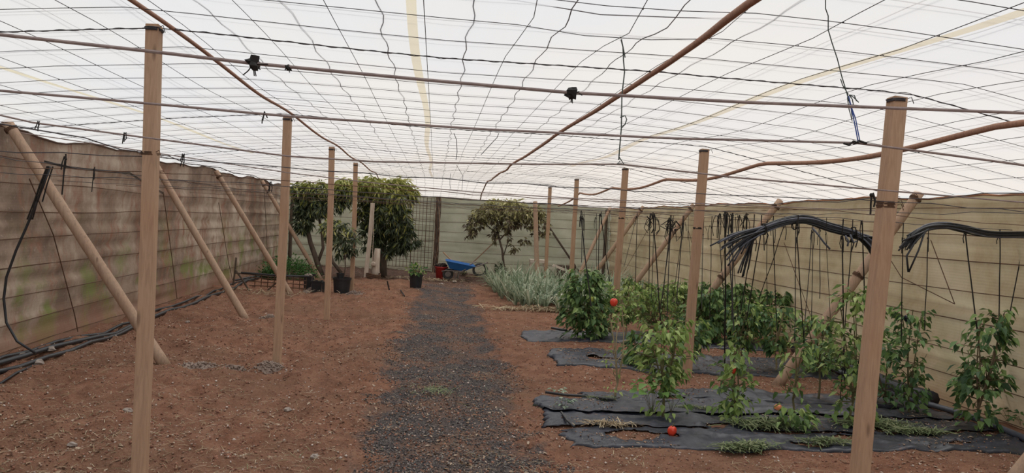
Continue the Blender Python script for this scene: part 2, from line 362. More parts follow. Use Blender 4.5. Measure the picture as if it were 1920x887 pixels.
def net_mat(name, c1, c2, transp):
    m_, n, b, out = new_mat(name); n.nodes.remove(b)
    v = coords(n, 'Object', (1, .5, 1)); a = nz(n, .55, 4, .6, v); s1 = nz(n, 6, 3, .6, coords(n, 'Object', (1, .12, 1)))
    c = ramp(n, a, [(.35, c1), (.65, c2)]); c = mixc(n, mth(n, 'MULTIPLY', ramp(n, s1, [(.45, 0), (.7, 1)]), .12), c, tuple(x * .8 for x in c2))
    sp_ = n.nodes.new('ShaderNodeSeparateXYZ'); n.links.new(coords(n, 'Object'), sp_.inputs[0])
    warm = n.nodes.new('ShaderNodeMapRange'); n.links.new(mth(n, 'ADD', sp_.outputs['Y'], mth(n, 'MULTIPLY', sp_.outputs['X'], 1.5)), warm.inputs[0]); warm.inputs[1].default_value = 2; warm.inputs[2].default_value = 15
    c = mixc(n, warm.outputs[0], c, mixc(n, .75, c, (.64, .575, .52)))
    t = n.nodes.new('ShaderNodeBsdfTranslucent'); n.links.new(c, t.inputs[0])
    d = n.nodes.new('ShaderNodeBsdfDiffuse'); n.links.new(c, d.inputs[0])
    p = n.nodes.new('ShaderNodeBsdfTransparent')
    m1 = n.nodes.new('ShaderNodeMixShader'); m1.inputs[0].default_value = .22; n.links.new(t.outputs[0], m1.inputs[1]); n.links.new(d.outputs[0], m1.inputs[2])
    m2 = n.nodes.new('ShaderNodeMixShader'); m2.inputs[0].default_value = transp; n.links.new(m1.outputs[0], m2.inputs[1]); n.links.new(p.outputs[0], m2.inputs[2])
    n.links.new(m2.outputs[0], out.inputs[0]); return m_
M['net'] = net_mat('white_shade_net', (.53, .545, .59), (.585, .575, .565), .30)
M['seam'] = net_mat('yellowed_seam_tape', (.80, .72, .52), (.84, .77, .58), .15)
def fabric_mat():
    m_, n, b, o = new_mat('black_weed_fabric'); v = coords(n, 'Object')
    a = nz(n, 2.2, 6, .7, v); f = nz(n, 30, 4, .7, v)
    c = ramp(n, a, [(.35, (.010, .012, .02)), (.58, (.028, .033, .05)), (.8, (.08, .08, .09))])
    c = mixc(n, mth(n, 'MULTIPLY', ramp(n, mth(n, 'MULTIPLY', a, mth(n, 'ADD', f, .5)), [(.58, 0), (.72, 1)]), .8), c, (.15, .085, .06))
    n.links.new(c, b.inputs['Base Color']); b.inputs['Roughness'].default_value = .45; b.inputs['Specular IOR Level'].default_value = .5
    bump(n, b, mth(n, 'ADD', a, mth(n, 'MULTIPLY', f, .3)), .5, .02); return m_
M['fabric'] = fabric_mat()

# ================================================================== THE SETTING
# floor
xs = np.concatenate([np.linspace(-30, -4.6, 14)[:-1], np.linspace(-4.6, 5.8, 347), np.linspace(5.8, 30, 14)[1:]])
ys = [-8, -5, -3, -1, 1, 2.6]; y = 3.0
while y < 22.5: ys.append(y); y += .022 + .0042 * y
ys += [24, 27, 32, 40]
ys = np.array(ys); XX, YY = np.meshgrid(xs, ys)
ZZ = ground(XX, YY); mask = (np.abs(XX) > 5.9) | (YY < 2.7) | (YY > 22.5); ZZ = np.where(mask, -.03, ZZ)
nx, ny = len(xs), len(ys)
idx = np.arange(nx * ny).reshape(ny, nx)
F = np.stack([idx[:-1, :-1], idx[:-1, 1:], idx[1:, 1:], idx[1:, :-1]], -1).reshape(-1, 4)
floor = np_mesh('floor', np.stack([XX, YY, ZZ], -1).reshape(-1, 3), F, M['ground'], smooth=True); tag(floor, kind='structure')
floor['label'] = 'uneven red soil floor with a black gravel path down the middle'
# floor stuff: gravel, pebbles, clods, litter, straw
octv = np.array([(1,0,0),(-1,0,0),(0,1,0),(0,-1,0),(0,0,1),(0,0,-1)], float) * np.array([1, .8, .6]); octf = [(0,2,4),(2,1,4),(1,3,4),(3,0,4),(2,0,5),(1,2,5),(3,1,5),(0,3,5)]
tetv = np.array([(1,0,-.3),(-.5,.8,-.3),(-.5,-.8,-.3),(0.1,0,.7)]); tetf = [(0,1,3),(1,2,3),(2,0,3)]
leafv = np.array([(-1,0,.05),(-.1,.42,.22),(1,0,.0),(.1,-.45,.18),(0,0,.02)]); leaff = [(0,4,1),(1,4,2),(2,4,3),(3,4,0)]
strv = np.array([(-1,-.04,0),(-1,.04,0),(.1,-.04,.12),(.1,.04,.12),(1,-.03,0),(1,.03,.0)]); strf = [(0,2,3,1),(2,4,5,3)]
def pts_in(n, x0, x1, y0, y1, pw=1.7):
    u = RNG.random(n); yv = (y0 ** (1 - pw) + u * (y1 ** (1 - pw) - y0 ** (1 - pw))) ** (1 / (1 - pw))
    return RNG.uniform(x0, x1, n), yv
def put(name, bv, bf, x, y, s, mat, tilt=.5, lift=.3, aniso=None):
    z = ground(x, y) + s * lift
    sc = np.stack([s, s, s], 1) if aniso is None else np.stack([s, s * aniso, s * aniso], 1)
    o = scatter(name, bv, bf, np.stack([x, y, z], 1), rots(len(x), tilt), sc, mat, parent=floor); tag(o, kind='stuff'); return o
x, y = pts_in(52000, -.95, 1.3, 3.6, 18, 1.9); l, r = path_edges(y)
e = vnoise(x, y, 2.3, 9) * .7
k = (x > l + e - .05) & (x < r + e + .05) & (RNG.random(len(x)) < .25 + 1.3 * np.clip(vnoise(x, y, 1.4, 12) + .5, 0, 1)); x, y = x[k], y[k]
put('gravel', octv, octf, x, y, .0035 + .008 * RNG.random(len(x)) ** 2, M['gravel'], 1.5)
x, y = pts_in(34000, -4.1, 5.0, 3.6, 21, 1.5); put('pebbles', octv, octf, x, y, .003 + .012 * RNG.random(len(x)) ** 4, M['pebble'], 1.5)
x, y = pts_in(36000, -4.1, 5.0, 3.6, 21, 1.6); put('soil_clods', octv, octf, x, y, .004 + .013 * RNG.random(len(x)) ** 3, M['clod'], 1.5, .1)
def litter_pts(n, seed, th=.0):
    x, y = pts_in(n, -4.1, 5.0, 3.6, 21.3, 1.5); w = vnoise(x, y, 1.1, seed) + .5 * vnoise(x, y, 4, seed + 1)
    l, r = path_edges(y); boost = .25 * (y > 17) + .12 * (x < -1)
    k = w + boost > th; return x[k], y[k]
x, y = litter_pts(24000, 21); put('leaf_litter', leafv, leaff, x, y, .008 + .018 * RNG.random(len(x)) ** 2, M['litter'], .5)
x, y = litter_pts(28000, 31, .05); put('straw', strv, strf, x, y, .012 + .032 * RNG.random(len(x)), M['straw'], .25, .12)
x, y = litter_pts(2500, 41, .1); put('grass_clippings', strv, strf, x, y, .015 + .03 * RNG.random(len(x)), M['grasscut'], .35, .15)

# walls -------------------------------------------------------------
LEV = [.03, .30, .575, .86, 1.15, 1.43, 1.70, 1.95]
def wall(name, fx, top, length_pts, mat, label, inward, edge_mat, seed, amp=.035):
    """fx(t, z) -> world point without bulge; inward = unit vector; wires at LEV sit in the folds"""
    tt = np.linspace(0, 1, length_pts); us = np.linspace(0, 1, 65)
    V = []
    L = np.array(LEV)
    for t in tt:
        p0 = fx(t); tp = top(t); z = us * tp; s_ = t * 20
        ph = np.interp(z, np.concatenate([[0], L, [tp]]), np.arange(len(L) + 2))
        fold = np.abs(np.sin(math.pi * ph)) ** .6
        wob = .05 * vnoise(np.full_like(z, s_), z, .8, seed) + amp * fold * (.6 + 1.6 * vnoise(np.full_like(z, s_ * .8), ph * 3.1, 1, seed + 3)) + .012 * vnoise(np.full_like(z, s_ * 4), z, 3, seed + 5)
        V.append(np.stack([p0[0] - inward[0] * wob, p0[1] - inward[1] * wob, z - .04 * (us < .01)], 1))
    V = np.array(V); nt_, nu = V.shape[:2]; idx = np.arange(nt_ * nu).reshape(nt_, nu)
    F = np.stack([idx[:-1, :-1], idx[1:, :-1], idx[1:, 1:], idx[:-1, 1:]], -1).reshape(-1, 4)
    o = np_mesh(name, V.reshape(-1, 3), F, mat, smooth=True); tag(o, label, kind='structure')
    for k_, lz in enumerate(LEV):
        b = MB(); pts = []
        for i in range(0, nt_, 3):
            p = fx(tt[i]); q = .018
            pts.append((p[0] + inward[0] * q, p[1] + inward[1] * q, lz + .05 * float(vnoise(tt[i] * 9, k_ * 3.3, 1, seed)) + .008 * float(vnoise(tt[i] * 60, k_, 1, seed))))
        b.tube(pts, .0055 if k_ in (3, 5) else .0045, 5); b.build('wall_wire', M['rust'], o)
    b = MB(); b.tube([V[i, -1] + np.array([inward[0] * .01, inward[1] * .01, .005 * math.sin(i * 1.3)]) for i in range(0, nt_, 2)], .011, 6); b.build('top_hem', edge_mat, o)
    return o
XL, XR, YF = -4.17, 5.15, 21.8
M['hem_dark'] = simple('dirty_hem', (.16, .10, .075), (.07, .05, .04), 9, .9)
M['hem_orange'] = simple('orange_brown_hem', (.48, .22, .11), (.20, .11, .07), 3, .85)
wl = wall('wall_left', lambda t: (XL + .0, -1.5 + t * (YF + 1.5)), lambda t: 2.225 + .03 * math.sin(t * 40) + .022 * math.sin(t * 95 + 1), 240, M['wall_left'], 'weathered brown fabric windbreak wall with rusty wires, left side', (1, 0), M['hem_dark'], 3)
wr = wall('wall_right', lambda t: (XR, YF - t * (YF + 1.5)), lambda t: 2.08 + .015 * math.sin(t * 37) + .012 * math.sin(t * 90), 240, M['wall_right'], 'khaki woven fabric windbreak wall with wires, right side', (-1, 0), M['hem_orange'], 7, .05)
wf = wall('wall_back', lambda t: (XL - .12 + t * (XR - XL + .24), YF), lambda t: 2.2 - .1 * t + .01 * math.sin(t * 40), 120, M['wall_far'], 'grey-green fabric windbreak wall closing the far end', (0, -1), M['hem_dark'], 12, .03)
# upright and slanting wires on the walls
def wall_line(parent, pts, r, mat='rust', name='upright_wire'):
    MB().tube(pts, r, 5).build(name, M[mat], parent)
def onwall_L(px, py):
    d = ray(px, py); return Vector(CAM + d * ((XL + .04) / d[0]))
def onwall_R(px, py):
    d = ray(px, py); return Vector(CAM + d * ((XR - .04) / d[0]))
for seg in [[(138,330),(185,420),(215,520),(250,600),(262,640)][:4], [(55,335),(100,440),(140,590),(146,622)], [(306,360),(322,480),(332,560)], [(410,380),(428,490),(436,525)], [(495,355),(500,440),(502,500)], [(268,330),(290,450)]]:
    if seg[0][0] == 138: continue
    pts = [onwall_L(*p) for p in seg]
    wall_line(wl, pts, .006)
for seg in [[(1640,440),(1690,520),(1790,570)], [(1470,455),(1530,620)], [(1745,450),(1790,570)], [(1363,440),(1350,520),(1330,600)], [(1290,430),(1310,500)], [(1215,430),(1170,510)]]:
    wall_line(wr, [onwall_R(*p) for p in seg], .005)
for (xa, xb) in [(2.55, 4.4), (4.2, 2.6)][:1]:
    MB().tube([(3.1, YF - .09, 1.75), (4.35, YF - .1, .1)], .03, 7).build('diagonal_brace', M['bark'], wf)
MB().tube([(1.9, YF - .06, 1.1), (.95, YF - .06, .1)], .018, 6).build('diagonal_brace', M['pole'], wf)
# ceiling net ---------------------------------------------------------
xs = np.linspace(XL - .02, XR + .02, 95); ys = np.linspace(-3.5, YF + .03, 200); XX, YY = np.meshgrid(xs, ys)
ZZ = ceil_z(XX, YY) + .02 + .012 * vnoise(XX, YY, 2.2, 5) + .006 * vnoise(XX, YY * .3, 6, 6)
e = np.minimum(np.minimum(XX - XL, XR - XX), YF - YY)
nx, ny = len(xs), len(ys); idx = np.arange(nx * ny).reshape(ny, nx)
ZZ = np.where(YY > YF - 3.4, ZZ - (YY - YF + 3.4) / 3.4 * (ZZ - (2.21 - .1 * (XX - XL) / (XR - XL))), ZZ)
def ceil_fix(x, y):
    z = float(ceil_z(x, y)) - .05 * math.exp(-((x - .8) ** 2 + (y - 3.35) ** 2) / .12)
    if y > YF - 3.4: z -= (y - YF + 3.4) / 3.4 * (z - (2.19 - .1 * (x - XL) / (XR - XL)))
    return z
F = np.stack([idx[:-1, :-1], idx[:-1, 1:], idx[1:, 1:], idx[1:, :-1]], -1).reshape(-1, 4)
ceiling = np_mesh('ceiling', np.stack([XX, YY, ZZ], -1).reshape(-1, 3), F, M['net'], smooth=True)
tag(ceiling, 'translucent white shade net roof over a wire grid', kind='structure')
PIT = .4375; GX0 = -.10; GY0 = 4.35
gxs = [GX0 + PIT * i for i in range(-9, 12)]; gys = [GY0 + PIT * i for i in range(-11, 40)]
gys = [v for v in gys if v < YF - .05]
# bend of the lower long wires: pulled to the right where the hook strings hold them
def gx(x, y):
    return x + .05 * math.exp(-((y - 3.4) / .5) ** 2) * (1 if x > .3 else .0) + .012 * float(vnoise(x * 3, y, .6, 15))
for x in gxs:
    b = MB(); pts = [(gx(x, yv), yv, ceil_fix(x, yv)) for yv in np.arange(-.6, YF, .4375)]
    b.tube(pts, .0019, 4); b.build('long_wire', M['wire'], ceiling)
for i, yv in enumerate(gys):
    row = abs(((yv - GY0 + 1.75) % 3.5) - 1.75) < .05
    pts = [(xv, yv + .01 * float(vnoise(xv, yv, 1, 17)), ceil_fix(xv, yv) - .004) for xv in np.linspace(XL + .02, XR - .02, 30)]
    if row:
        b = MB(); b.tube(pts, .0032, 5)
        tw = []
        for k_ in range(0, 421):
            xv = XL + .02 + (XR - XL - .04) * k_ / 420; a_ = k_ * .9; tw.append((xv, yv + .0045 * math.cos(a_), ceil_fix(xv, yv) - .004 + .0045 * math.sin(a_)))
        b.tube(tw, .0022, 3); b.build('twisted_row_wire', M['wire'], ceiling)
    else:
        b = MB(); b.tube(pts, .0018, 4); b.build('cross_wire', M['wire'], ceiling)
b = MB(); P3 = np.array([(gx(x, yv), yv, ceil_fix(x, yv) - .003) for x in gxs for yv in gys if yv < 14])
o = scatter('wire_ties', octv, octf, P3, rots(len(P3), 1.5), np.full(len(P3), .0052), M['wire'], parent=ceiling); tag(o, kind='stuff')
# outer grid above the net, half a cell over, its long wires loose and wavy
for i, x in enumerate(gxs[:-1]):
    x = x + PIT / 2; loose = -1.2 < x < 1.8
    pts = []
    for k_, yv in enumerate(np.arange(-.6, YF, .146)):
        w = (.011 if loose else .004) * math.sin(k_ * 1.5 + i) + (.03 if loose else .006) * float(vnoise(yv, i * 5.1, 2.2, 19))
        pts.append((x + w, yv, ceil_fix(x, yv) + (.024 if loose else .045)))
    b = MB(); b.tube(pts, .0028 if loose else .0024, 4); b.build('outer_long_wire', M['upper'], ceiling)
for yv in gys:
    yv += PIT / 2
    if yv > YF - .1: continue
    b = MB(); b.tube([(xv, yv, ceil_fix(xv, yv) + .042) for xv in np.linspace(XL + .05, XR - .05, 26)], .0024, 4); b.build('outer_cross_wire', M['upper'], ceiling)
# yellowed seams
def seam(xf, w, y0, y1, dz=.008):
    vs = []; fs = []; n_ = 60
    for i in range(n_):
        yv = y0 + (y1 - y0) * i / (n_ - 1); x = xf(yv); ww = w * (1 + .5 * float(vnoise(yv, w, 1.3, 23)))
        for s_ in (-1, 1): vs.append((x + s_ * ww / 2, yv, ceil_fix(x, yv) + dz))
        if i: k_ = 2 * i; fs.append((k_ - 2, k_ - 1, k_ + 1, k_))
    b = MB(); b.add(vs, fs); b.build('seam', M['seam'], ceiling)
seam(lambda y: -.145 + .02 * math.sin(y * 1.1), .05, .5, 18)
seam(lambda y: -2.85 + .04 * math.sin(y), .06, 1, 12); seam(lambda y: 2.15 + .03 * math.sin(y * .8), .07, 1, 12)

# roof canes: long lines running the length of the roof -----------------
def cane(name, pts, r, label):
    b = MB(); n_ = len(pts); rr = [r * (1 + .12 * float(vnoise(i * .37, r * 100, 1, 29))) for i in range(n_)]
    # smooth a little and wind
    b.tube(pts, rr, 8); o = b.build(name, M['cane'], origin=pts[0], smooth=True); return tag(o, label, 'cane', 'canes under the roof net')
def cane_pts(x0, sag, dz, wob, y0=2.0, ph=0, hop=0):
    out = []
    for yv in np.arange(y0, YF - .2, .22):
        s_ = ((yv - GY0) % 3.5) / 3.5
        z = ceil_fix(x0, yv) + dz - sag * 4 * s_ * (1 - s_)
        out.append((x0 + wob * float(vnoise(yv, x0 * 7, .75, 33)), yv, z))
    return out
cane('roof_cane', cane_pts(-1.50, .0, .0, .05), .0125, 'thin reddish cane running along the roof above the left post row')
cane('roof_cane', cane_pts(1.22, .015, -.012, .09), .0165, 'reddish cane running along the middle of the roof to the far wall')
cane('roof_cane', cane_pts(3.52, .05, -.03, .07), .021, 'thickest reddish cane, along the roof above the right side')
# tension lines across
def line(name, pts, r, label, mat='rope', cat='rope', group=None, n=6):
    b = MB(); b.tube(pts, r, n); o = b.build(name, M[mat], origin=pts[0]); return tag(o, label, cat, group)
def spanpts(Y, z, n=24, sag=0.0, x0=XL + .05, x1=XR - .05, zl=None, zr=None):
    out = []
    for i in range(n + 1):
        x = x0 + (x1 - x0) * i / n; zz = z
        zz = min(z, float(ceil_z(x, Y)) - .015); out.append((x, Y + .01 * math.sin(i), zz - sag * math.sin(math.pi * i / n)))
    return out
def rope_px(pts, Y):
    P = [H(a, c, Y) for a, c in pts]; a, c = P[0], P[1]
    P = [a + (a - c).normalized() * max(0, (a.x - XL - .06) / max(.2, (c - a).normalized().x))] + P
    a, c = P[-1], P[-2]; P.append(a + (a - c).normalized() * max(0, (XR - .06 - a.x) / max(.2, (a - c).normalized().x)))
    return P
TL = 'lines under the roof near the camera'
l1 = line('tension_line', rope_px([(0,65),(288,97),(475,119),(800,150),(1072,174),(1400,192),(1682,203),(1920,212)], 2.05), .0048, 'nearest and topmost brown line crossing the whole picture, with two black knots')
for (px, py, s_) in [(475,120,.018),(541,126,.008),(1072,174,.016)]:
    b = MB(); p = H(px, py, 2.05); b.blob(p, s_, seed=px, rough=.5, n=7, m_=5)
    for k_ in range(6): q = p + Vector((U(-.02, .03), U(-.01, .01), U(-.025, .004))) * (s_ / .013); b.tube([p, (p + q) / 2 + Vector((0, 0, U(-.005, .012))), q], .0016, 4)
    b.build('knot', M['string'], l1)
line('tension_line', rope_px([(0,170),(200,187),(541,218),(900,242),(1250,259),(1605,268),(1790,292),(1920,310)], 2.75), .0048, 'second brown line below the topmost one, held up by the blue twine')
line('tension_line', rope_px([(0,216),(62,230),(235,253),(541,293),(700,303),(1000,308),(1165,308),(1380,333),(1600,352)], 3.95), .005, 'third brown line, lower than the second, held up by the grey hooked string')
line('tension_line', rope_px([(300,288),(420,306),(541,324),(700,343),(885,360),(1080,372),(1200,377)], 7.6), .0055, 'fourth brown line passing above both far trees')
# trellis wires (head height)
for i, (Yv, z, ll) in enumerate([(4.3, 1.84, 'nearest'), (5.35, 1.80, ''), (6.15, 1.78, ''), (7.85, 1.82, ''), (8.6, 1.79, ''), (10.1, 1.8, ''), (11.3, 1.83, ''), (13.0, 1.8, ''), (14.8, 1.84, ''), (16.5, 1.82, ''), (18.3, 1.86, '')]):
    n_ = 40; pts = []
    for k_ in range(n_ + 1):
        x = XL + .06 + (XR - XL - .12) * k_ / n_; f_ = math.sin(math.pi * ((x + 1.57) % 4.42) / 4.42)
        pts.append((x, Yv + .01 * math.sin(k_ * 1.7), z - .03 * f_ + .006 * math.sin(k_ * 2.9)))
    o = line('trellis_wire', pts, .0026, 'thin cross wire at head height, %s counting from the camera' % ['first','second','third','fourth','fifth','sixth','seventh','eighth','ninth','tenth','farthest'][i], 'rust' if i % 2 else 'wire', 'wire', None, 4)
for (x, lab) in [(-1.6, 'twisted wire at head height linking the left post row'), (2.82, 'twisted wire at head height linking the right post row'), (-3.2, 'thin wire at head height between left wall and posts'), (4.35, 'thin wire at head height above the pepper rows')]:
    pts = [(x + .012 * math.sin(k_ * 1.3), 2.2 + .35 * k_, 1.86 + .012 * math.sin(k_ * 2.1)) for k_ in range(55)]
    line('trellis_wire', pts, .0028, lab, 'wire', 'wire', None, 4)

# ================================================================== POSTS
def post(bx, by, tx, ty, tz, w, label, wraps=(), mat='post', square=True, group=None, name='wooden_post', buried=.04):
    base = Vector((bx, by, gz(bx, by) - buried)); top = Vector((tx, ty, tz))
    r = w / 2 * (math.sqrt(2) if square else 1)
    root = empty(name, (bx, by, gz(bx, by)), label, 'post', group)
    b = MB(); n_ = 16; pts = []
    for i in range(n_ + 1):
        t = i / n_; p = base.lerp(top, t); pts.append(p + Vector((.006 * math.sin(t * 5 + bx), .004 * math.sin(t * 7), 0)))
    if square:
        b.tube(pts, r, 4, square=True)
    else: b.tube(pts, [r * (1.05 - .12 * i / n_) for i in range(n_ + 1)], 12)
    o = b.build('shaft', M[mat], root, origin=base, smooth=not square)
    if square:
        md = o.modifiers.new('bevel', 'BEVEL'); md.width = .004; md.segments = 2; md.limit_method = 'ANGLE'
    for z, mt in wraps:
        t = (z - base.z) / (tz - base.z); p = base.lerp(top, t); b = MB(); c = []
        for k_ in range(40):
            a = k_ * .62 + .3; rr = r * 1.02 if square else r * 1.05
            if square:
                cs, sn = math.cos(a), math.sin(a); q = (w / 2 + .004) / max(abs(cs), abs(sn)); c.append(p + Vector((cs * q, sn * q, (k_ / 40 - .5) * .02)))
            else: c.append(p + Vector((math.cos(a) * rr, math.sin(a) * rr, (k_ / 40 - .5) * .025)))
        b.tube(c, .0028, 4); e_ = c[-1]; b.tube([e_, e_ + Vector((.02, -.01, .01)), e_ + Vector((.035, -.015, -.03))], .0025, 4)
        b.build('wire_wrap', M[mt], root)
    return root
lp = []
post(-1.50, 4.15, -1.585, 4.3, 2.56, .070, 'nearest left wooden post, square, running out of the bottom of the photo', [(2.535, 'wire'), (1.855, 'rust')])
post(-1.53, 7.80, -1.555, 7.86, 2.53, .078, 'second square wooden post of the left row, grey concrete crumbs at its foot', [(2.50, 'wire')])
post(-1.52, 11.24, -1.585, 11.35, 2.54, .080, 'third square wooden post of the left row, in front of the black pots', [(2.5, 'wire')])
post(-1.55, 14.80, -1.60, 14.8, 2.545, .080, 'fourth square wooden post of the left row, just right of the large black pot', [(2.5, 'wire')])
post(2.66, 4.30, 2.81, 4.4, 2.49, .088, 'nearest right wooden post, square, in front of the pepper plants', [(2.47, 'wire'), (1.81, 'rust'), (1.83, 'rust')])
post(2.83, 7.92, 2.865, 7.9, 2.485, .085, 'second square wooden post of the right row, standing in a bare soil strip', [(2.46, 'wire'), (1.62, 'string')])
post(2.86, 11.4, 2.89, 11.4, 2.50, .085, 'third square wooden post of the right row, rising out of pepper and leek foliage', [(2.48, 'wire'), (1.72, 'string')])
post(2.80, 14.9, 2.79, 14.9, 2.50, .080, 'fourth square wooden post of the right row, rising from the leek bed', [(2.48, 'wire')])
post(2.80, 18.35, 2.775, 18.35, 2.47, .080, 'farthest square wooden post of the right row, beside the pale bench', [(2.45, 'wire')])
p0 = H(1003, 378, 18.6); pb = H(1011, 505, 18.2)
post(pb.x, pb.y, p0.x, p0.y, p0.z, .12, 'thick round pinkish pole by the pale bench, below roof height', [], 'pole', False)
# braces
def brace(x0, y0, z0, x1, y1, r, label, wraps=()):
    top = Vector((x0, y0, z0)); base = Vector((x1, y1, gz(x1, y1) - .03))
    root = empty('diagonal_brace', (x1, y1, gz(x1, y1)), label, 'brace')
    b = MB(); n_ = 18; pts = []; rr = []
    side = Vector((0, 1, 0))
    for i in range(n_ + 1):
        t = i / n_; p = base.lerp(top, t) + Vector((0, 0, .012 * math.sin(t * math.pi * 1.3 + x1))) + side * .008 * math.sin(t * 6); pts.append(p)
        rr.append(r * (1.04 - .14 * t) * (1 + .03 * math.sin(i * 2.1 + y0)))
    b.tube(pts, rr, 14); o = b.build('pole_shaft', M['pole'], root, origin=base, smooth=True)
    # pole material grain follows its length
    for z in wraps:
        t = (z - base.z) / (top.z - base.z); p = base.lerp(top, t); d = (top - base).normalized(); a_ = d.cross(Vector((0, 1, 0))).normalized(); c_ = d.cross(a_)
        b = MB(); c = [p + (a_ * math.cos(k_ * .6) + c_ * math.sin(k_ * .6)) * (r * 1.08) + d * (k_ / 60 - .25) * .05 for k_ in range(45)]
        b.tube(c, .004, 4); e_ = c[-1]; b.tube([e_, e_ + Vector((-.04, -.02, .03)), e_ + Vector((-.09, -.02, .01))], .004, 4); b.build('wire_wrap', M['rust'], root)
brace(-4.10, 7.58, 2.27, -2.50, 7.45, .052, 'nearest left round brace pole, leaning from wall top to soil behind the first post', (2.2,))
brace(-4.10, 11.3, 2.17, -2.57, 10.87, .050, 'second left round brace pole, its top hidden behind the nearest left post', (2.0,))
brace(-4.10, 14.4, 2.20, -2.61, 14.38, .050, 'third left round brace pole, its foot left of the black pots', (2.1,))
brace(-4.10, 18.09, 2.19, -2.62, 18.06, .050, 'farthest left round brace pole, ending behind the black pots', (2.1,))
brace(5.08, 7.45, 2.11, 3.75, 7.71, .056, 'nearest fully visible right round brace pole, wired mid-way, foot in bare soil', (1.2, 2.05))
brace(5.08, 10.65, 2.10, 3.72, 11.0, .055, 'right round brace pole behind the fanned end of the hanging hoses', (2.0, .9))
brace(5.08, 14.39, 2.09, 3.72, 14.7, .052, 'right round brace pole between the second and third right posts', (2.0,))
brace(5.08, 18.01, 2.10, 3.72, 18.2, .052, 'right round brace pole just right of the third right post', (2.0,))
brace(5.05, 21.4, 2.12, 3.9, 20.2, .05, 'farthest right round brace pole in the corner by the far wall', (2.0,))
brace(5.08, 4.1, 2.09, 3.92, 4.62, .056, 'round brace pole cut off by the bottom right corner of the photo')
# corner uprights
def upright(x, y, z, r, label): return post(x, y, x, y, z, r * 2, label, [], 'bark', False, name='corner_post')
upright(-4.04, 21.6, 2.15, .05, 'dark round upright in the far left corner'); upright(5.0, 21.62, 2.05, .05, 'dark round upright in the far right corner')
# concrete crumb mounds at post feet
def mound(px, py, w, h, label, n=260):
    p = G(px, py); z0 = gz(p.x, p.y); r = w / 2
    xs = []; V = []; F = []; nr, na = 6, 20
    b = MB(); vs = [(p.x, p.y, z0 + h)]; fs = []
    for i in range(1, nr + 1):
        rr = r * i / nr
        for j in range(na):
            a = 2 * math.pi * j / na; q = rr * (1 + .25 * float(vnoise(a * 1.3, i * .2 + px, 1, 40))); x, y = p.x + q * math.cos(a), p.y + .6 * q * math.sin(a)
            t = i / nr; vs.append((x, y, gz(x, y) - .012 * t + h * (1 - t * t) * (1 + .6 * float(vnoise(x * 12, y * 12, 1, 41)))))
    for j in range(na): fs.append((0, 1 + j, 1 + (j + 1) % na))
    for i in range(nr - 1):
        for j in range(na): k_ = 1 + i * na; fs.append((k_ + j, k_ + na + j, k_ + na + (j + 1) % na, k_ + (j + 1) % na))
    b.add(vs, fs); o = b.build('rubble_mound', M['concrete'], origin=(p.x, p.y, z0), smooth=False); tag(o, label, 'rubble')
    x = p.x + RNG.normal(0, r * .5, n); y = p.y + RNG.normal(0, r * .33, n); d = np.clip(1 - ((x - p.x) / r) ** 2 - ((y - p.y) / (r * .6)) ** 2, 0, 1)
    s_ = .005 + .018 * RNG.random(n) ** 2
    o2 = scatter('crumbs', octv, octf, np.stack([x, y, ground(x, y) + h * d + s_ * .3], 1), rots(n, 1.5), s_, M['stone' if False else 'concrete'], parent=o, origin=(0, 0, 0)); o2.location = -Vector((p.x, p.y, z0)); tag(o2, kind='stuff')
mound(378, 684, .42, .075, 'low grey rubble mound right of the nearest left brace foot')
mound(505, 690, .30, .05, 'grey rubble lump at the foot of the second left post')
mound(505, 600, .25, .035, 'small grey rubble patch right of the second left brace foot')
mound(590, 546, .5, .06, 'pale dusty mound in front of the small black pots')
mound(662, 554, .42, .05, 'pale rubble at the foot of the fourth left post')
mound(440, 690, .22, .03, 'tiny grey rubble patch between the first brace and second post')

# ================================================================== HANGING STRINGS AND HOSES
WZ = {4.3: 1.84, 5.35: 1.80, 6.15: 1.78, 7.85: 1.82, 8.6: 1.79, 10.1: 1.8, 11.3: 1.83, 13.0: 1.8, 14.8: 1.84, 16.5: 1.82}
def pxwire(a, Y):
    return WZ[Y] - .002 - .03 * math.sin(math.pi * ((a.x + 1.57) % 4.42) / 4.42) if Y in WZ and a.z < WZ[Y] - .02 else None
def string(px0, py0, px1, py1, Y, r, label, group, mat='string', tails=1, wob=.012, Y2=None):
    a = H(px0, py0, Y); bq = H(px1, py1, Y2 or Y)
    b = MB(); n_ = 10; pts = []
    for i in range(n_ + 1):
        t = i / n_; p = a.lerp(bq, t); pts.append(p + Vector((wob * float(vnoise(t * 3, px0, 1, 50)), wob * float(vnoise(t * 3, px0 + 9, 1, 51)), 0)))
    if pxwire(a, Y): pts = [Vector((a.x, Y, pxwire(a, Y)))] + pts
    b.tube(pts, r, 5)
    for k_ in range(tails):      # looped tail at the knot
        L = U(.08, .22) * min(1, Y / 9) ** 1.5; w = U(-.04, .04) * min(1, Y / 9); b.tube([a, a + Vector((w * .6, 0, .03 * min(1, Y / 9))), a + Vector((w, -.01, -.02)), a + Vector((w * 1.2, -.01, -L * .5)), a + Vector((w * U(.6, 1.4), -.015, -L))], r * .9, 4)
    b.blob(a, r * 2.2, seed=int(px0), n=6, m_=4)
    o = b.build('hanging_string', M[mat], origin=a); return tag(o, label, 'string', group)
GA = 'black strings above the pepper rows'
LA = 'black string tied to a head-height wire and hanging down to the pepper plants'
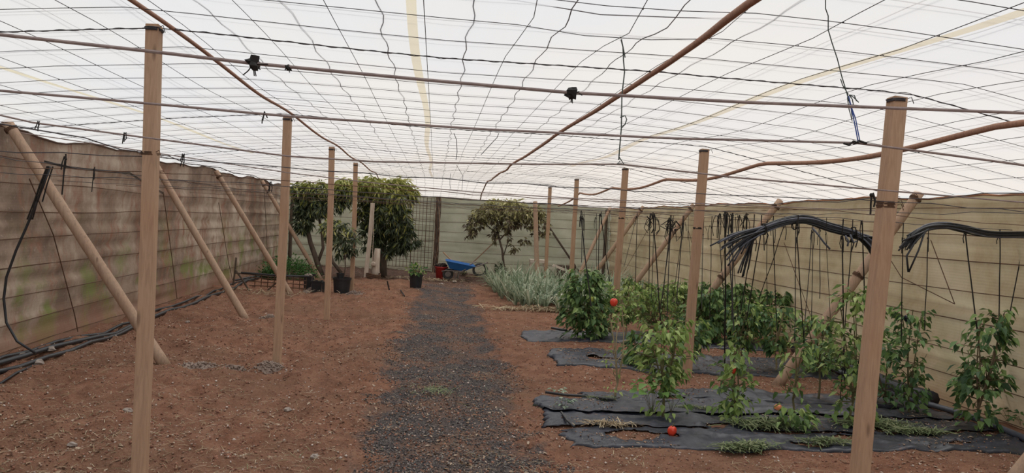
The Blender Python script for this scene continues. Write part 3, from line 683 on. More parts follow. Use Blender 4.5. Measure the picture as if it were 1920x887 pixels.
SR = [ # near pepper row strings (to Y 6.2) : x0,y0,x1,y1,Y,r
 (1692,450,1690,640,6.3,.0045),(1740,447,1734,620,6.2,.0045),(1811,438,1834,640,6.0,.006),(1874,445,1873,632,6.0,.005),(1916,468,1888,620,6.0,.005),
 (1579,447,1584,730,6.3,.006),(1597,446,1575,760,6.4,.0045),(1616,419,1622,620,6.6,.006),(1645,488,1600,735,6.2,.005),(1538,433,1538,560,7.6,.0045),
 (1493,413,1490,640,7.4,.005),(1494,450,1508,650,7.0,.0055),(1522,436,1507,640,7.2,.004),(1524,436,1521,620,7.6,.004),
 (1449,427,1457,620,8.0,.0055),(1470,426,1424,560,8.2,.005),(1439,420,1437,610,8.6,.004),(1426,440,1400,600,8.2,.0065),(1412,446,1388,590,8.2,.006),
 (1359,403,1360,700,7.0,.008),(1374,404,1372,600,7.3,.006),(1363,405,1376,620,7.2,.0055),(1347,408,1360,600,8.6,.005),(1334,427,1331,600,8.8,.0045),(1368,405,1384,600,8.9,.004),
 (1318,440,1316,580,9.5,.005),(1304,470,1284,640,8.8,.005),(1280,422,1269,570,9.6,.006),(1282,420,1262,560,10.2,.0045),(1258,413,1242,560,9.6,.0065),(1257,412,1250,600,9.4,.006),(1262,414,1238,580,9.8,.005),
 (1224,405,1240,612,8.8,.007),(1219,406,1217,545,10.5,.006),(1227,404,1222,560,10.2,.005),(1194,407,1191,540,11.5,.006),(1192,410,1170,500,12.4,.004),
 (1127,405,1147,560,10.6,.0065),(1089,409,1108,575,9.6,.008),(1092,411,1090,492,14,.007),(1124,404,1122,512,13.5,.007),(1096,405,1094,480,15,.004),(1118,410,1118,500,15,.005),(1141,430,1139,480,15,.004),(1290,430,1300,560,10.4,.003),(1548,440,1560,640,7.0,.003)]
WY = [4.3, 5.35, 6.15, 7.85, 8.6, 10.1, 11.3, 13.0, 14.8, 16.5]
ZN = [(0, 1165, 'left of the third right post'), (1165, 1241, 'just right of the third right post'), (1241, 1301, 'just left of the second right post'), (1301, 1400, 'between second right post and hose bundle'), (1400, 1475, 'below the left half of the hose arch'), (1475, 1560, 'below the middle of the hose arch'), (1560, 1660, 'below the right end of the hose arch'), (1660, 2000, 'right of the nearest right post')]
ORD = ['leftmost', 'second from left', 'third from left', 'fourth from left', 'fifth from left', 'sixth from left', 'seventh from left', 'eighth from left', 'ninth from left', 'tenth from left']
for (za, zb_, zn) in ZN:
    for i, s_ in enumerate(sorted(q for q in SR if za <= q[0] < zb_)):
        Yn = min(WY, key=lambda w: abs(w - s_[4])); wz = H(s_[0], s_[1], Yn)
        string(s_[0], s_[1], s_[2], s_[3], Yn, s_[5] * Yn / s_[4], '%s black string, %s %s' % ('thick' if s_[5] > .0058 else 'thin', ORD[i], zn), GA, tails=2 if i % 3 == 0 else 1, Y2=s_[4])
# tangle on the trellis wire near the hose fan
b = MB()
for k_ in range(26):
    px = U(1345, 1405); a = H(px, U(402, 412), 7.85); L = U(.08, .36); w = U(-.05, .05)
    b.tube([a, a + Vector((w * .5, 0, .02)), a + Vector((w, 0, -.03)), a + Vector((w * 1.2, 0, -L * .6)), a + Vector((w * .8, 0, -L))], U(.003, .006), 4)
tag(b.build('string_tangle', M['string'], origin=H(1375, 406, 7.85)), 'tangled clump of black strings knotted to the wire left of the hose bundle', 'string')
b = MB()
for k_ in range(14):
    px = U(1252, 1272); a = H(px, U(410, 416), 8.6); L = U(.1, .3); w = U(-.07, .07)
    b.tube([a, a + Vector((w, 0, -.05)), a + Vector((w * 1.5, 0, -L * .7)), a + Vector((w * .5, 0, -L)), a + Vector((0, 0, -.1))], .005, 4)
tag(b.build('string_tangle', M['string'], origin=H(1260, 412, 8.6)), 'looped bunch of black strings left of the second right post', 'string')
b = MB()
for k_ in range(9):
    px = U(1210, 1232); a = H(px, U(402, 410), 10.1); L = U(.1, .3); w = U(-.07, .07)
    b.tube([a, a + Vector((w, 0, -.05)), a + Vector((w * 1.5, 0, -L * .7)), a + Vector((w * .5, 0, -L))], .005, 4)
tag(b.build('string_tangle', M['string'], origin=H(1222, 405, 10.1)), 'looped bunch of black strings right of the third right post', 'string')
# short ones near left wall
for (q, lab) in [((123,298,116,365,4.3,.004), 'short black string hanging by the left wall beside the thick black hose'), ((176,318,172,360,5.35,.003), 'short black string tail on the left wall wire, in the middle between hose and post'), ((73,232,71,246,3.95,.003), 'black knot of string on the third brown line beside the nearest left brace top'), ((344,293,338,312,4.3,.003), 'short black string just right of the nearest left post'), ((233,253,232,266,3.95,.003), 'small black string knot on the third brown line left of the nearest left post'), ((1634,366,1632,402,4.3,.006), 'short dark strap hanging left of the nearest right post'), ((498,214,502,221,2.75,.0022), 'tiny black string knot on the second brown line above the second left post'), ((506,345,502,362,7.85,.005), 'short dark strap hanging near the far left corner')]:
    string(*q, lab, None, tails=2, wob=.004)
# grey hook strings hanging from roof centre
def pxcurve(name, pxs, Y, r, label, cat, mat, extra=()):
    b = MB(); b.tube([H(a, c, Y) for a, c in pxs], r, 5)
    for e_ in extra: b.tube([H(a, c, Y) for a, c in e_], r * .9, 5)
    o = b.build(name, M[mat], origin=H(*pxs[0], Y)); return tag(o, label, cat)
pxcurve('hook_string', [(1162,66),(1168,88),(1169,115),(1171,135),(1166,178),(1165,240),(1163,262),(1160,300)], 3.75, .0035, 'long grey-green hooked string hanging from the middle of the roof', 'string', 'grey_string',
        ([(1162,66),(1166,78),(1172,108)], [(1165,240),(1172,233),(1175,224),(1172,217),(1163,220)], [(1161,295),(1170,308),(1157,307),(1163,302)]))
pxcurve('hanging_string', [(1545,-14),(1548,0),(1548,16),(1553,30),(1553,56),(1560,80),(1570,110),(1578,142),(1588,175),(1592,190)], 2.75, .0022, 'long twine hanging from the roof left of the nearest right post, knotted to blue twine', 'string', 'grey_string',
        ([(1576,148),(1580,160),(1590,176),(1589,184),(1592,205),(1598,228),(1596,205),(1590,180)], [(1592,178),(1600,182),(1610,192)], [(1592,178),(1602,179),(1606,190)], [(1592,178),(1598,186),(1600,196)]))
pxcurve('blue_twine', [(1591,180),(1596,200),(1601,225),(1605,245),(1609,266)], 2.74, .0024, 'bright blue twine holding up the second brown line by a black knot', 'string', 'blue_string', ([(1596,200),(1604,222),(1612,264)],))
pxcurve('black_knot', [(1582,269),(1592,272),(1600,265),(1612,268),(1600,271),(1610,264),(1625,269)], 2.74, .0045, 'black knot on the second brown line below the blue twine', 'string', 'string')
for j, pxs in enumerate([[(851,250),(856,262),(857,285),(855,300)], [(845,325),(843,345),(846,357)], [(855,308),(868,330),(866,358)], [(935,250),(932,258),(928,262),(902,290)]]):
    pxcurve('loose_wire_end', pxs, [7.8, 14.3, 13.6, 7.6][j], .004, ['thin wire end dangling right of the yellowed roof seam', 'thin wire end dangling near the far wall, left of a pair', 'thin bent wire end dangling near the far wall, right of a pair', 'thin loose wire end slanting below the middle cane'][j], 'wire', 'upper')

# hose bundles
def bundle(name, paths, Y, label, nh, spread, r, fan0=0, fan1=0, ymix=.3):
    root = empty(name, H(*paths[len(paths) // 2], Y), label, 'hose')
    P0 = [H(a, c, Y) for a, c in paths]; n_ = len(P0)
    for i in range(nh):
        rr = random.Random(i * 13 + nh); ox = [(rr.random() - .5) * spread for _ in range(3)]; f0 = (rr.random() - .5) * fan0; f1 = (rr.random() - .5) * fan1; cut0 = rr.random() * .16; cut1 = rr.random() * .12
        pts = []
        for k_ in range(40):
            t = cut0 + (1 - cut0 - cut1) * k_ / 39; s_ = t * (n_ - 1); i0 = min(int(s_), n_ - 2); u = s_ - i0
            # catmull-rom
            A, B, C, D = P0[max(i0 - 1, 0)], P0[i0], P0[i0 + 1], P0[min(i0 + 2, n_ - 1)]
            p = .5 * ((2 * B) + (C - A) * u + (2 * A - 5 * B + 4 * C - D) * u * u + (3 * B - A - 3 * C + D) * u ** 3)
            a0 = max(0, 1 - t / .35) ** 1.3; a1 = max(0, (t - .8) / .2)
            w = .7 + .3 * math.sin(t * 9 + i)
            pts.append(p + Vector((ox[0] * .6 * w + f0 * a0 * .8, ox[1] * w + f0 * a0 * .3, ox[2] * w + f0 * a0 * -.55 + f1 * a1)))
        b = MB(); b.tube(pts, r, 6); b.build('hose', M['hose_dusty'] if i % 4 == 0 else M['hose'], root, smooth=True)
    return root
hb = bundle('hose_bundle', [(1362,500),(1385,466),(1408,442),(1450,422),(1505,412),(1555,425),(1600,437),(1628,452),(1648,476)], 6.25, 'thick arching bundle of black hoses, left of the nearest right post', 38, .085, .0072, .6, .3)
b = MB()
for (px, py) in [(1490,420),(1600,436),(1432,430),(1592,444)]:
    p = H(px, py, 6.25); c = [p + Vector((.008 * math.sin(k_), .05 * math.cos(k_ * .7), .05 * math.sin(k_ * .7))) for k_ in range(22)]; b.tube(c, .005, 4)
    b.tube([p + Vector((0, -.04, 0)), p + Vector((.02, -.05, -.05)), p + Vector((.0, -.05, -.13))], .005, 4)
b.build('tie', M['string'], hb)
for i, pxs in enumerate([[(1524,428),(1534,440),(1545,455),(1556,467)], [(1585,442),(1591,452),(1589,462)], [(1594,440),(1600,455),(1606,452)]]):
    b = MB(); b.tube([H(a, c, 6.1) for a, c in pxs], .008, 6); b.build('hose', M['hose_dusty'], hb, smooth=True)
bundle('hose_bundle', [(1694,470),(1712,446),(1738,428),(1775,424),(1812,430),(1860,440),(1935,440),(1990,436)], 5.9, 'second bundle of black hoses hanging right of the nearest right post, running out of frame', 20, .06, .007, .14, .1)
b = MB()
for pxs in [[(1740,430),(1715,455),(1700,480),(1703,510)], [(1735,432),(1722,470),(1704,510)], [(1692,452),(1720,440),(1742,430)]]: b.tube([H(a, c, 5.85) for a, c in pxs], .008, 6)
tag(b.build('hose_loop', M['hose'], origin=H(1703, 480, 5.85), smooth=True), 'bent black hose loop dropping from the left end of the second hose bundle', 'hose')
# left hose hanging
b = MB(); b.tube([H(a, c, 6.8) for a, c in [(94,312),(82,345),(66,385),(50,425),(30,470),(12,520),(7,560),(12,605),(32,640),(66,662)]], .011, 8)
root = b.build('hanging_hose', M['hose'], origin=H(50, 425, 6.8), smooth=True); tag(root, 'thick black hose hanging in a curve in front of the left wall', 'hose')
b = MB()
for k_ in range(7): o_ = Vector((U(-.025, .025), U(-.02, .02), 0)); b.tube([H(a, c, 6.8) + o_ * (1 + j * .2) for j, (a, c) in enumerate([(94,312),(82,345),(72,378),(60 + k_ % 3 * 3, 412)][:3 + k_ % 2])], .006, 5)
b.build('folded_hose_end', M['string'], root)
b = MB()
for k_ in range(3): b.tube([onwall_L(a, c + k_ * 1.5) + Vector((.12, 0, 0)) for a, c in [(60,300),(110,312),(175,318),(225,322),(262,345),(290,360)]], .004, 4)
tag(b.build('sagging_cord', M['string'], origin=onwall_L(110, 312)), 'sagging dark cord with knots strung along the left wall', 'cord')
# pipes along wall bases
def pipe(name, pts, r, label, mat='hose'):
    b = MB(); b.tube([Vector(p) for p in pts], r, 8); o = b.build(name, M[mat], origin=pts[0], smooth=True); return tag(o, label, 'pipe')
def gp(x, y, h): return (x, y, gz(x, y) + h)
pipe('irrigation_pipe', [gp(-3.78 - .03 * math.sin(i * .7), 5.4 + i * .5, .03) for i in range(31)], .026, 'thickest black irrigation pipe lying along the foot of the left wall')
pipe('irrigation_pipe', [gp(-3.93 + .04 * math.sin(i * .9), 5.4 + i * .5, .03) for i in range(31)], .018, 'black pipe closest to the left wall foot')
pipe('irrigation_pipe', [gp(-3.66 + .05 * math.sin(i * .55), 6.6 + i * .45, .03) for i in range(9)], .022, 'short black pipe crossing in front of the left wall pipes')
pipe('ground_hose', [gp(*G(a, c).to_2d(), .015) for a, c in [(-30,730),(0,722),(30,714),(62,702)]], .011, 'dark stick-like hose end on the soil at the left edge')
pipe('ground_pipe', [gp(*p.to_2d(), .03) for p in [G(440, 528), G(475, 522), G(520, 521), G(600, 519)]], .02, 'dark pipe on the ground below the green herb patch')
# right wall: rolled fabric + pipe
pipe('rolled_fabric', [gp(4.93 - .02 * math.sin(i), 9.6 - i * .31, .085) for i in range(10)], .085, 'rolled black weed fabric lying against the foot of the right wall', 'fabric')
pipe('irrigation_pipe', [gp(4.86 - .0 * i, 9.2 - i * .4, .04) for i in range(15)], .028, 'dusty black pipe along the foot of the right wall', 'hose_dusty')

# ================================================================== WEED FABRIC
def fab_z(x, y, seed, lift):
    r = np.abs(vnoise(np.asarray(x) * .45 + seed, np.asarray(y) * 2.0, 3.1, 70 + seed)); r2 = np.abs(vnoise(x, np.asarray(y) * 1.5, 7, 75 + seed))
    return ground(x, y) + lift + .022 * np.maximum(0, vnoise(x, y, 5, 65 + seed)) +   .016 * np.maximum(0, .10 - r) / .10 + .009 * np.maximum(0, .1 - r2) / .1
def strip(x0, x1, y0f, y1f, label, seed, lift=.012, holes=(), over=False):
    nx_, ny_ = int((x1 - x0) / .022), 26
    u = np.linspace(0, 1, nx_ + 1)[None, :].repeat(ny_ + 1, 0); v_ = np.linspace(0, 1, ny_ + 1)[:, None].repeat(nx_ + 1, 1)
    x = x0 + (x1 - x0) * u
    e0 = .07 * vnoise(x, x * 0 + seed, 2.5, 60) + .03 * vnoise(x, x * 0 + seed, 11, 61); e1 = .06 * vnoise(x, x * 0 + seed + 5, 2.5, 62) + .025 * vnoise(x, x * 0 + seed + 5, 12, 63)
    y = (y0f + e0) * (1 - v_) + (y1f + e1) * v_
    xx = x + (.14 * vnoise(v_ * 2, v_ * 0 + seed, 2, 64) + .05 * vnoise(v_ * 9, v_ * 0 + seed, 2, 66)) * np.maximum(0, 1 - (x - x0) / .4)
    z = fab_z(xx, y, seed, lift)
    pin = (v_ > .999) | (u < .0001) | ((v_ < .001) & (not over))
    z = np.where(pin, ground(xx, y) + .001, z)
    if over: z = np.where(v_ < .02, ground(xx, y) + lift + .012, z)
    V = np.stack([xx, y, z], -1).reshape(-1, 3)
    idx = np.arange((nx_ + 1) * (ny_ + 1)).reshape(ny_ + 1, nx_ + 1)
    F = np.stack([idx[:-1, :-1], idx[:-1, 1:], idx[1:, 1:], idx[1:, :-1]], -1).reshape(-1, 4)
    if len(holes):
        c = V[F].mean(1); keep = np.ones(len(F), bool)
        for (hx, hy, hr) in holes: keep &= ((c[:, 0] - hx) ** 2 / (hr * 2.6) ** 2 + (c[:, 1] - hy) ** 2 / hr ** 2 + 1.5 * vnoise(c[:, 0], c[:, 1], 9, 77)) > 1
        F = F[keep]
    o = np_mesh('weed_fabric', V, F, M['fabric'], smooth=True, origin=(x0, y0f, 0))
    md = o.modifiers.new('thickness', 'SOLIDIFY'); md.thickness = .003
    n_ = int(650 * (x1 - x0) * (y1f - y0f)); dx = RNG.uniform(x0 + .1, x1, n_); dy = RNG.uniform(y0f + .04, y1f - .04, n_)
    k = vnoise(dx, dy, 1.6, 80 + seed) + .4 * vnoise(dx, dy, 6, 81 + seed) > .02; dx, dy = dx[k], dy[k]; n_ = len(dx)
    P = np.stack([dx, dy, fab_z(dx, dy, seed, lift) + .004], 1)
    h = n_ // 2
    d = scatter('soil_crumbs', octv, octf, P[:h], rots(h, 1.5), .003 + .008 * RNG.random(h) ** 3, M['pebble'], parent=o); tag(d, kind='stuff'); d.location = -Vector((x0, y0f, 0))
    d = scatter('dry_bits', leafv, leaff, P[h:], rots(n_ - h, .4), .006 + .014 * RNG.random(n_ - h) ** 2, M['litter'], parent=o); tag(d, kind='stuff'); d.location = -Vector((x0, y0f, 0))
    return tag(o, label, 'ground fabric')
strip(1.05, 4.85, 5.30, 5.80, 'front strip of black weed fabric, nearest the camera, under the big pepper plants', 1, .012, [(1.65, 5.6, .10), (4.2, 5.52, .07), (2.9, 5.42, .05), (3.4, 5.7, .05)])
strip(.98, 4.82, 5.82, 6.30, 'black weed fabric strip just behind the front one, dirt along its lip', 2, .014, [(2.4, 5.9, .05), (3.8, 5.95, .06)], True)
strip(.96, 4.8, 6.24, 6.66, 'black weed fabric strip in the middle of the front bed, long straight edges', 3, .026, [], True)
strip(1.45, 4.8, 6.70, 7.06, 'short-starting black weed fabric strip at the back of the front bed', 4, .02, [(2.3, 6.8, .05)])
strip(1.42, 4.8, 8.05, 9.05, 'black weed fabric strip behind the second right post', 5, .02, [(2.0, 8.5, .08)])
strip(1.28, 4.8, 9.75, 10.7, 'black weed fabric strip farthest back, under the large dark pepper bush', 6, .02)
pipe('drip_line', [gp(*G(a, c).to_2d(), .05) for a, c in [(1022,741),(1060,744),(1110,750),(1150,756)]], .012, 'black drip line end poking from the left of the front fabric bed')
pipe('drip_line', [gp(*G(a, c).to_2d(), .05) for a, c in [(1052,782),(1064,795),(1076,806)]], .01, 'short curved black tube at the left corner of the front fabric bed')
pipe('drip_line', [gp(*G(a, c).to_2d(), .06) for a, c in [(1034,624),(1050,628),(1062,630)]], .018, 'dark stick on the farthest fabric strip')

# ================================================================== PLANTS
def leaf_mesh(name, w, droop, fold, mats, mi=0):
    # tip along +X, length 1
    st = [(.0, 0), (.14, .0), (.38, 1), (.66, .72), (.86, .3), (1.0, 0)]
    vs = []; mid = []; 
    for (t, q) in st: mid.append(len(vs)); vs.append((t, 0, -droop * t * t))
    L = {}; Rr = {}
    for k_, (t, q) in enumerate(st):
        if 0 < q: L[k_] = len(vs); vs.append((t, w / 2 * q, -droop * t * t + fold * q * w)); Rr[k_] = len(vs); vs.append((t, -w / 2 * q, -droop * t * t + fold * q * w))
    fs = []
    ks = sorted(L)
    fs += [(mid[1], mid[ks[0]], L[ks[0]]), (mid[1], Rr[ks[0]], mid[ks[0]])]
    for a, c in zip(ks[:-1], ks[1:]): fs += [(mid[a], mid[c], L[c]), (mid[a], L[c], L[a]), (mid[a], Rr[c], mid[c]), (mid[a], Rr[a], Rr[c])]
    a = ks[-1]; fs += [(mid[a], mid[5], L[a]), (mid[a], Rr[a], mid[5])]
    fs += [(mid[0], mid[1], mid[1])][:0]
    return np.array(vs), fs
LV, LF = leaf_mesh('leaf', .52, .25, .25, None)
MV, MF = leaf_mesh('mango', .22, .35, .2, None)
def low_leaf(w, droop):   # 4 tris, for far foliage
    return np.array([(0,0,0),(.42,w/2,-droop*.1+.05),(.42,-w/2,-droop*.1+.05),(1,0,-droop),(.45,0,-droop*.18)]), [(0,4,1),(0,2,4),(4,3,1),(4,2,3)]
LLV, LLF = low_leaf(.5, .25); LMV, LMF = low_leaf(.24, .35); LAV, LAF = low_leaf(.36, .3)
def mesh_from(V, F, mat, name='leaf'):
    me = bpy.data.meshes.new(name); me.from_pydata([tuple(v) for v in V], [], [tuple(f) for f in F]); me.materials.append(mat); me.update(); return me
LEAFM = {k_: mesh_from(LV, LF, M[k_]) for k_ in ('pepperleaf', 'pepperleaf_light', 'pepperleaf_dark', 'herb')}
for k_ in ('mango', 'mango_new_lit'): LEAFM[k_] = mesh_from(MV, MF, M[k_])
for k_ in ('avo', 'avo_new', 'avo_dead'): LEAFM[k_] = mesh_from(*leaf_mesh('a', .36, .3, .15, None), M[k_])
def add_leaf(root, pos, rot3, s_, mat, first={}):
    me = LEAFM[mat]
    if mat not in first:
        o = bpy.data.objects.new('leaf', me); first[mat] = o
    else: o = first[mat].copy()
    COL.objects.link(o); o.parent = root
    Mx = Matrix(((rot3[0][0]*s_, rot3[0][1]*s_, rot3[0][2]*s_, pos[0]), (rot3[1][0]*s_, rot3[1][1]*s_, rot3[1][2]*s_, pos[1]), (rot3[2][0]*s_, rot3[2][1]*s_, rot3[2][2]*s_, pos[2]), (0,0,0,1)))
    o.matrix_basis = Mx; return o
def foliage_parts(root, Pw, Rt, Sc, mats_pick, n_obj, lowV, lowF, matnames):
    """first n_obj leaves (the nearest) as single leaf objects, the rest joined"""
    base = np.array(root.location)
    order = np.argsort(Pw[:, 1]) if len(Pw) > n_obj else np.arange(len(Pw))
    near, rest = order[:n_obj], order[n_obj:]
    for i in near: add_leaf(root, Pw[i] - base, Rt[i], Sc[i], matnames[mats_pick[i]])
    if len(rest):
        o = scatter('foliage', lowV, lowF, Pw[rest], Rt[rest], Sc[rest], [M[k_] for k_ in matnames], parent=root, mi=np.array(mats_pick)[rest], origin=tuple(base))
        o.location = (0, 0, 0); tag(o, kind='stuff')
def pepper(px, py, topy, wpx, n_leaf, label, matnames=('pepperleaf', 'pepperleaf_light'), mixp=.25, lean=0, n_obj=290, leaf=.085, stems=3, stemmat='stem', lowbush=0, profile='tall', fruit=(), seed=0, group=None, bare=.0, depth=.8, cat='plant', name='pepper_plant', toppx=None):
    rr = np.random.default_rng(seed * 7 + int(px)); rd = random.Random(seed * 3 + int(px))
    g = G(px, py); bx, by = g.x, g.y; bz = gz(bx, by)
    tp = H(toppx if toppx is not None else px + lean, topy, by); Ht = tp.z - bz; R = wpx / 2 * by / FPX
    root = empty(name, (bx, by, bz), label, cat, group)
    top = Vector((tp.x, by, tp.z)); base = Vector((bx, by, bz - .01))
    nodes = []; b = MB()
    def curve(a, c, bow, n_=7):
        off = Vector((rd.uniform(-bow, bow), rd.uniform(-bow, bow), 0)); return [a.lerp(c, i / n_) + off * math.sin(math.pi * i / n_) for i in range(n_ + 1)]
    def rad(t):
        if profile == 'tall': return R * (.35 + .65 * math.sin(math.pi * min(1, max(0, (t - .1) / .95))) ** .7)
        if profile == 'top': return R * max(.12, min(1, (t - .35) / .25)) * (1 if t < .85 else .8)
        if profile == 'bush': return R * (math.sin(math.pi * (.12 + .80 * t)) ** .6)
        return R
    split = {'tall': .18, 'top': .35, 'bush': .1}[profile]
    fork = base.lerp(top, split) + Vector((rd.uniform(-.03, .03), 0, 0))
    b.tube(curve(base, fork, .015, 4), [.014, .012, .011, .010, .009], 6)
    mains = []
    for s_ in range(stems):
        a = 2 * math.pi * s_ / stems + rd.random(); q = rad(.85) * .55
        c = curve(fork, top + Vector((math.cos(a) * q, math.sin(a) * q * depth, -rd.random() * Ht * .12)), .05, 9); mains.append(c)
        b.tube(c, [.009 - .0006 * i for i in range(len(c))], 5); nodes += c[2:]
    nb = int(n_leaf / 7) + 4
    for k_ in range(nb):
        t = split + (1 - split) * rd.random() ** .9; a = rd.random() * 2 * math.pi; q = rad(t) * rd.uniform(.45, 1.0)
        ax = base.lerp(top, t); e_ = Vector((ax.x + math.cos(a) * q, ax.y + math.sin(a) * q * depth, ax.z + rd.uniform(-.04, .05)))
        m_ = min((p for c in mains for p in c), key=lambda p: (p - e_).length + max(0, p.z - e_.z) * 2)
        c = curve(m_, e_, .03, 4); b.tube(c, [.005, .0045, .004, .0032, .0022], 4); nodes += c[1:] + [c[-1]] * 2
    if bare:       # dry leafless twigs
        for k_ in range(int(bare)):
            t = split + .6 * rd.random(); a = rd.random() * 2 * math.pi; m_ = rd.choice(mains)[rd.randint(0, 5)]; q = R * rd.uniform(.5, 1.1)
            e_ = m_ + Vector((math.cos(a) * q, math.sin(a) * q * depth, rd.uniform(.02, .16))); b.tube(curve(m_, e_, .04, 4), [.005, .004, .0035, .003, .002], 4)
    b.build('stems', M[stemmat], root)
    N = np.array([tuple(p) for p in nodes]); pick = rr.integers(0, len(N), n_leaf)
    P = N[pick] + rr.normal(0, .022, (n_leaf, 3))
    if lowbush:
        m2 = int(lowbush); q = rr.normal(0, 1, (m2, 3)) * np.array([.085, .07, .06]); P = np.concatenate([P, np.array([bx, by - .03, bz + .12]) + q]); P[:, 2] = np.maximum(P[:, 2], bz + .03)
    n_ = len(P); C = np.array([bx, by, 0]) + (P[:, 2:3] - bz) / Ht * np.array([tp.x - bx, 0, 0])
    D = P - C; D[:, 2] = 0; D /= np.linalg.norm(D, axis=1, keepdims=True) + 1e-6; D += rr.normal(0, .45, (n_, 3)); D[:, 2] = rr.normal(-.65, .45, n_)
    Rt = dir_rots(D, rr.normal(0, .5, n_)); Sc = leaf * 1.1 * (.55 + .65 * rr.random(n_))
    mp = (rr.random(n_) < mixp + .25 * (P[:, 2] - bz) / Ht * (mixp > 0)).astype(int) if len(matnames) > 1 else np.zeros(n_, int)
    foliage_parts(root, P, Rt, Sc, mp, n_obj, LLV, LLF, matnames)
    return root
PL = M
# front row on the fabric
pepper(1155, 745, 572, 60, 48, 'nearly leafless pepper plant with one red pepper, left end of the front bed', ('pepperleaf_light',), 0, stemmat='drystem', stems=3, bare=14, profile='tall', leaf=.05, lowbush=10, seed=1)
pepper(1243, 780, 600, 135, 470, 'bushy yellow-green pepper plant left of the second right post, front bed', ('pepperleaf', 'pepperleaf_light'), .55, profile='top', bare=10, leaf=.08, stems=5, lowbush=26, seed=2, toppx=1245)
pepper(1372, 785, 640, 90, 215, 'leafy-footed pepper plant holding a red pepper, right of the second right post', ('pepperleaf', 'pepperleaf_light'), .4, profile='tall', bare=8, leaf=.075, stems=3, lowbush=55, seed=3, toppx=1378)
pepper(1490, 800, 640, 70, 50, 'pepper plant at the foot of the nearest full brace, dense low leaves', ('pepperleaf', 'pepperleaf_light'), .2, profile='top', bare=6, leaf=.08, stems=2, lowbush=110, seed=4, toppx=1494)
pepper(1592, 795, 548, 150, 546, 'tall full pepper plant immediately left of the nearest right post', ('pepperleaf', 'pepperleaf_light'), .25, profile='tall', bare=9, leaf=.078, stems=5, lowbush=35, seed=5, toppx=1608)
pepper(1705, 775, 575, 105, 282, 'slender pepper plant just right of the nearest right post with a dark purple fruit', ('pepperleaf_dark', 'pepperleaf'), .35, profile='tall', bare=6, leaf=.085, stems=3, lowbush=30, seed=6, toppx=1712)
pepper(1830, 810, 580, 125, 490, 'tallest pepper plant at the right edge with a small red pepper near its top', ('pepperleaf_dark', 'pepperleaf'), .3, profile='tall', bare=12, leaf=.09, stems=4, lowbush=36, seed=7, toppx=1858, stemmat='woodystem')
pepper(1660, 760, 640, 60, 131, 'small pepper plant half hidden behind the nearest right post', ('pepperleaf_dark',), 0, profile='tall', leaf=.08, stems=2, lowbush=12, seed=8)
pepper(1534, 752, 596, 105, 230, 'pepper plant right of the nearest full brace, foliage high on thin bare stems', ('pepperleaf_dark', 'pepperleaf_light'), .2, profile='top', leaf=.075, stems=3, seed=9, bare=5)
pepper(1920, 800, 620, 40, 48, 'sparse pepper sprigs reaching in at the right edge', ('pepperleaf_dark',), 0, profile='top', leaf=.07, stems=2, bare=4, seed=10)
# second row
pepper(1200, 690, 625, 65, 169, 'low dark-leaved plant behind the bushy yellow-green pepper', ('pepperleaf_dark', 'pepperleaf'), .3, profile='bush', leaf=.1, stems=3, seed=11)
pepper(1290, 690, 600, 90, 282, 'mid-green pepper plant directly behind the second right post', ('pepperleaf_dark', 'pepperleaf_light'), .2, profile='top', leaf=.1, stems=4, bare=6, seed=12)
pepper(1392, 690, 570, 110, 357, 'pepper bush right of the second right post, second row', ('pepperleaf_dark', 'pepperleaf_light'), .25, profile='top', leaf=.09, stems=4, bare=8, seed=13)
pepper(1455, 694, 570, 110, 319, 'pepper bush with bare pale twigs left of the nearest full brace, second row', ('pepperleaf_dark', 'pepperleaf_light'), .2, profile='top', leaf=.1, stems=4, bare=12, stemmat='drystem', seed=14)
pepper(1535, 700, 590, 110, 377, 'dense pepper bush right of the nearest full brace with a red pepper above it', ('pepperleaf', 'pepperleaf_light'), .2, profile='bush', leaf=.085, stems=4, seed=15)
# third row (far fabric)
pepper(1100, 640, 508, 122, 1319, 'large dark green pepper bush at the left end of the farthest fabric strip', ('pepperleaf_dark', 'pepperleaf'), .45, profile='bush', leaf=.105, stems=6, n_obj=300, lowbush=20, seed=16, toppx=1097)
pepper(1172, 636, 535, 90, 432, 'thin yellowish pepper plant beside the large dark bush', ('pepperleaf', 'pepperleaf_light'), .5, profile='top', leaf=.08, stems=4, bare=14, stemmat='drystem', seed=17)
pepper(1232, 632, 540, 110, 565, 'wispy grey-green pepper plant in the back row left of the second right post', ('pepperleaf', 'pepperleaf_light'), .35, profile='tall', leaf=.075, stems=5, bare=14, n_obj=260, seed=18)
pepper(1320, 640, 545, 110, 791, 'lush dark pepper bush in the back row immediately right of the second right post', ('pepperleaf_dark', 'pepperleaf'), .4, profile='bush', leaf=.11, stems=5, n_obj=240, seed=19, toppx=1325)
pepper(1388, 640, 535, 105, 791, 'lush pepper bush in the back row, below the fanned hose ends', ('pepperleaf_dark', 'pepperleaf'), .4, profile='bush', leaf=.11, stems=5, n_obj=240, seed=20)
pepper(1452, 645, 548, 95, 490, 'pepper bush in the back row against the right wall', ('pepperleaf_dark', 'pepperleaf'), .3, profile='top', leaf=.1, stems=4, n_obj=200, bare=6, seed=21)
pepper(1345, 610, 530, 90, 565, 'pepper bush behind the back row, left of the second right brace', ('pepperleaf_dark', 'pepperleaf'), .4, profile='bush', leaf=.11, stems=4, n_obj=120, seed=22)
pepper(1275, 605, 528, 100, 603, 'grey-green pepper bush between the third and second right posts', ('pepperleaf', 'pepperleaf_light'), .3, profile='bush', leaf=.1, stems=4, n_obj=120, seed=23)
pepper(1195, 600, 525, 100, 565, 'green bush behind the thin yellowish pepper, near the third right post', ('pepperleaf', 'pepperleaf_light'), .3, profile='bush', leaf=.1, stems=4, n_obj=120, seed=24)

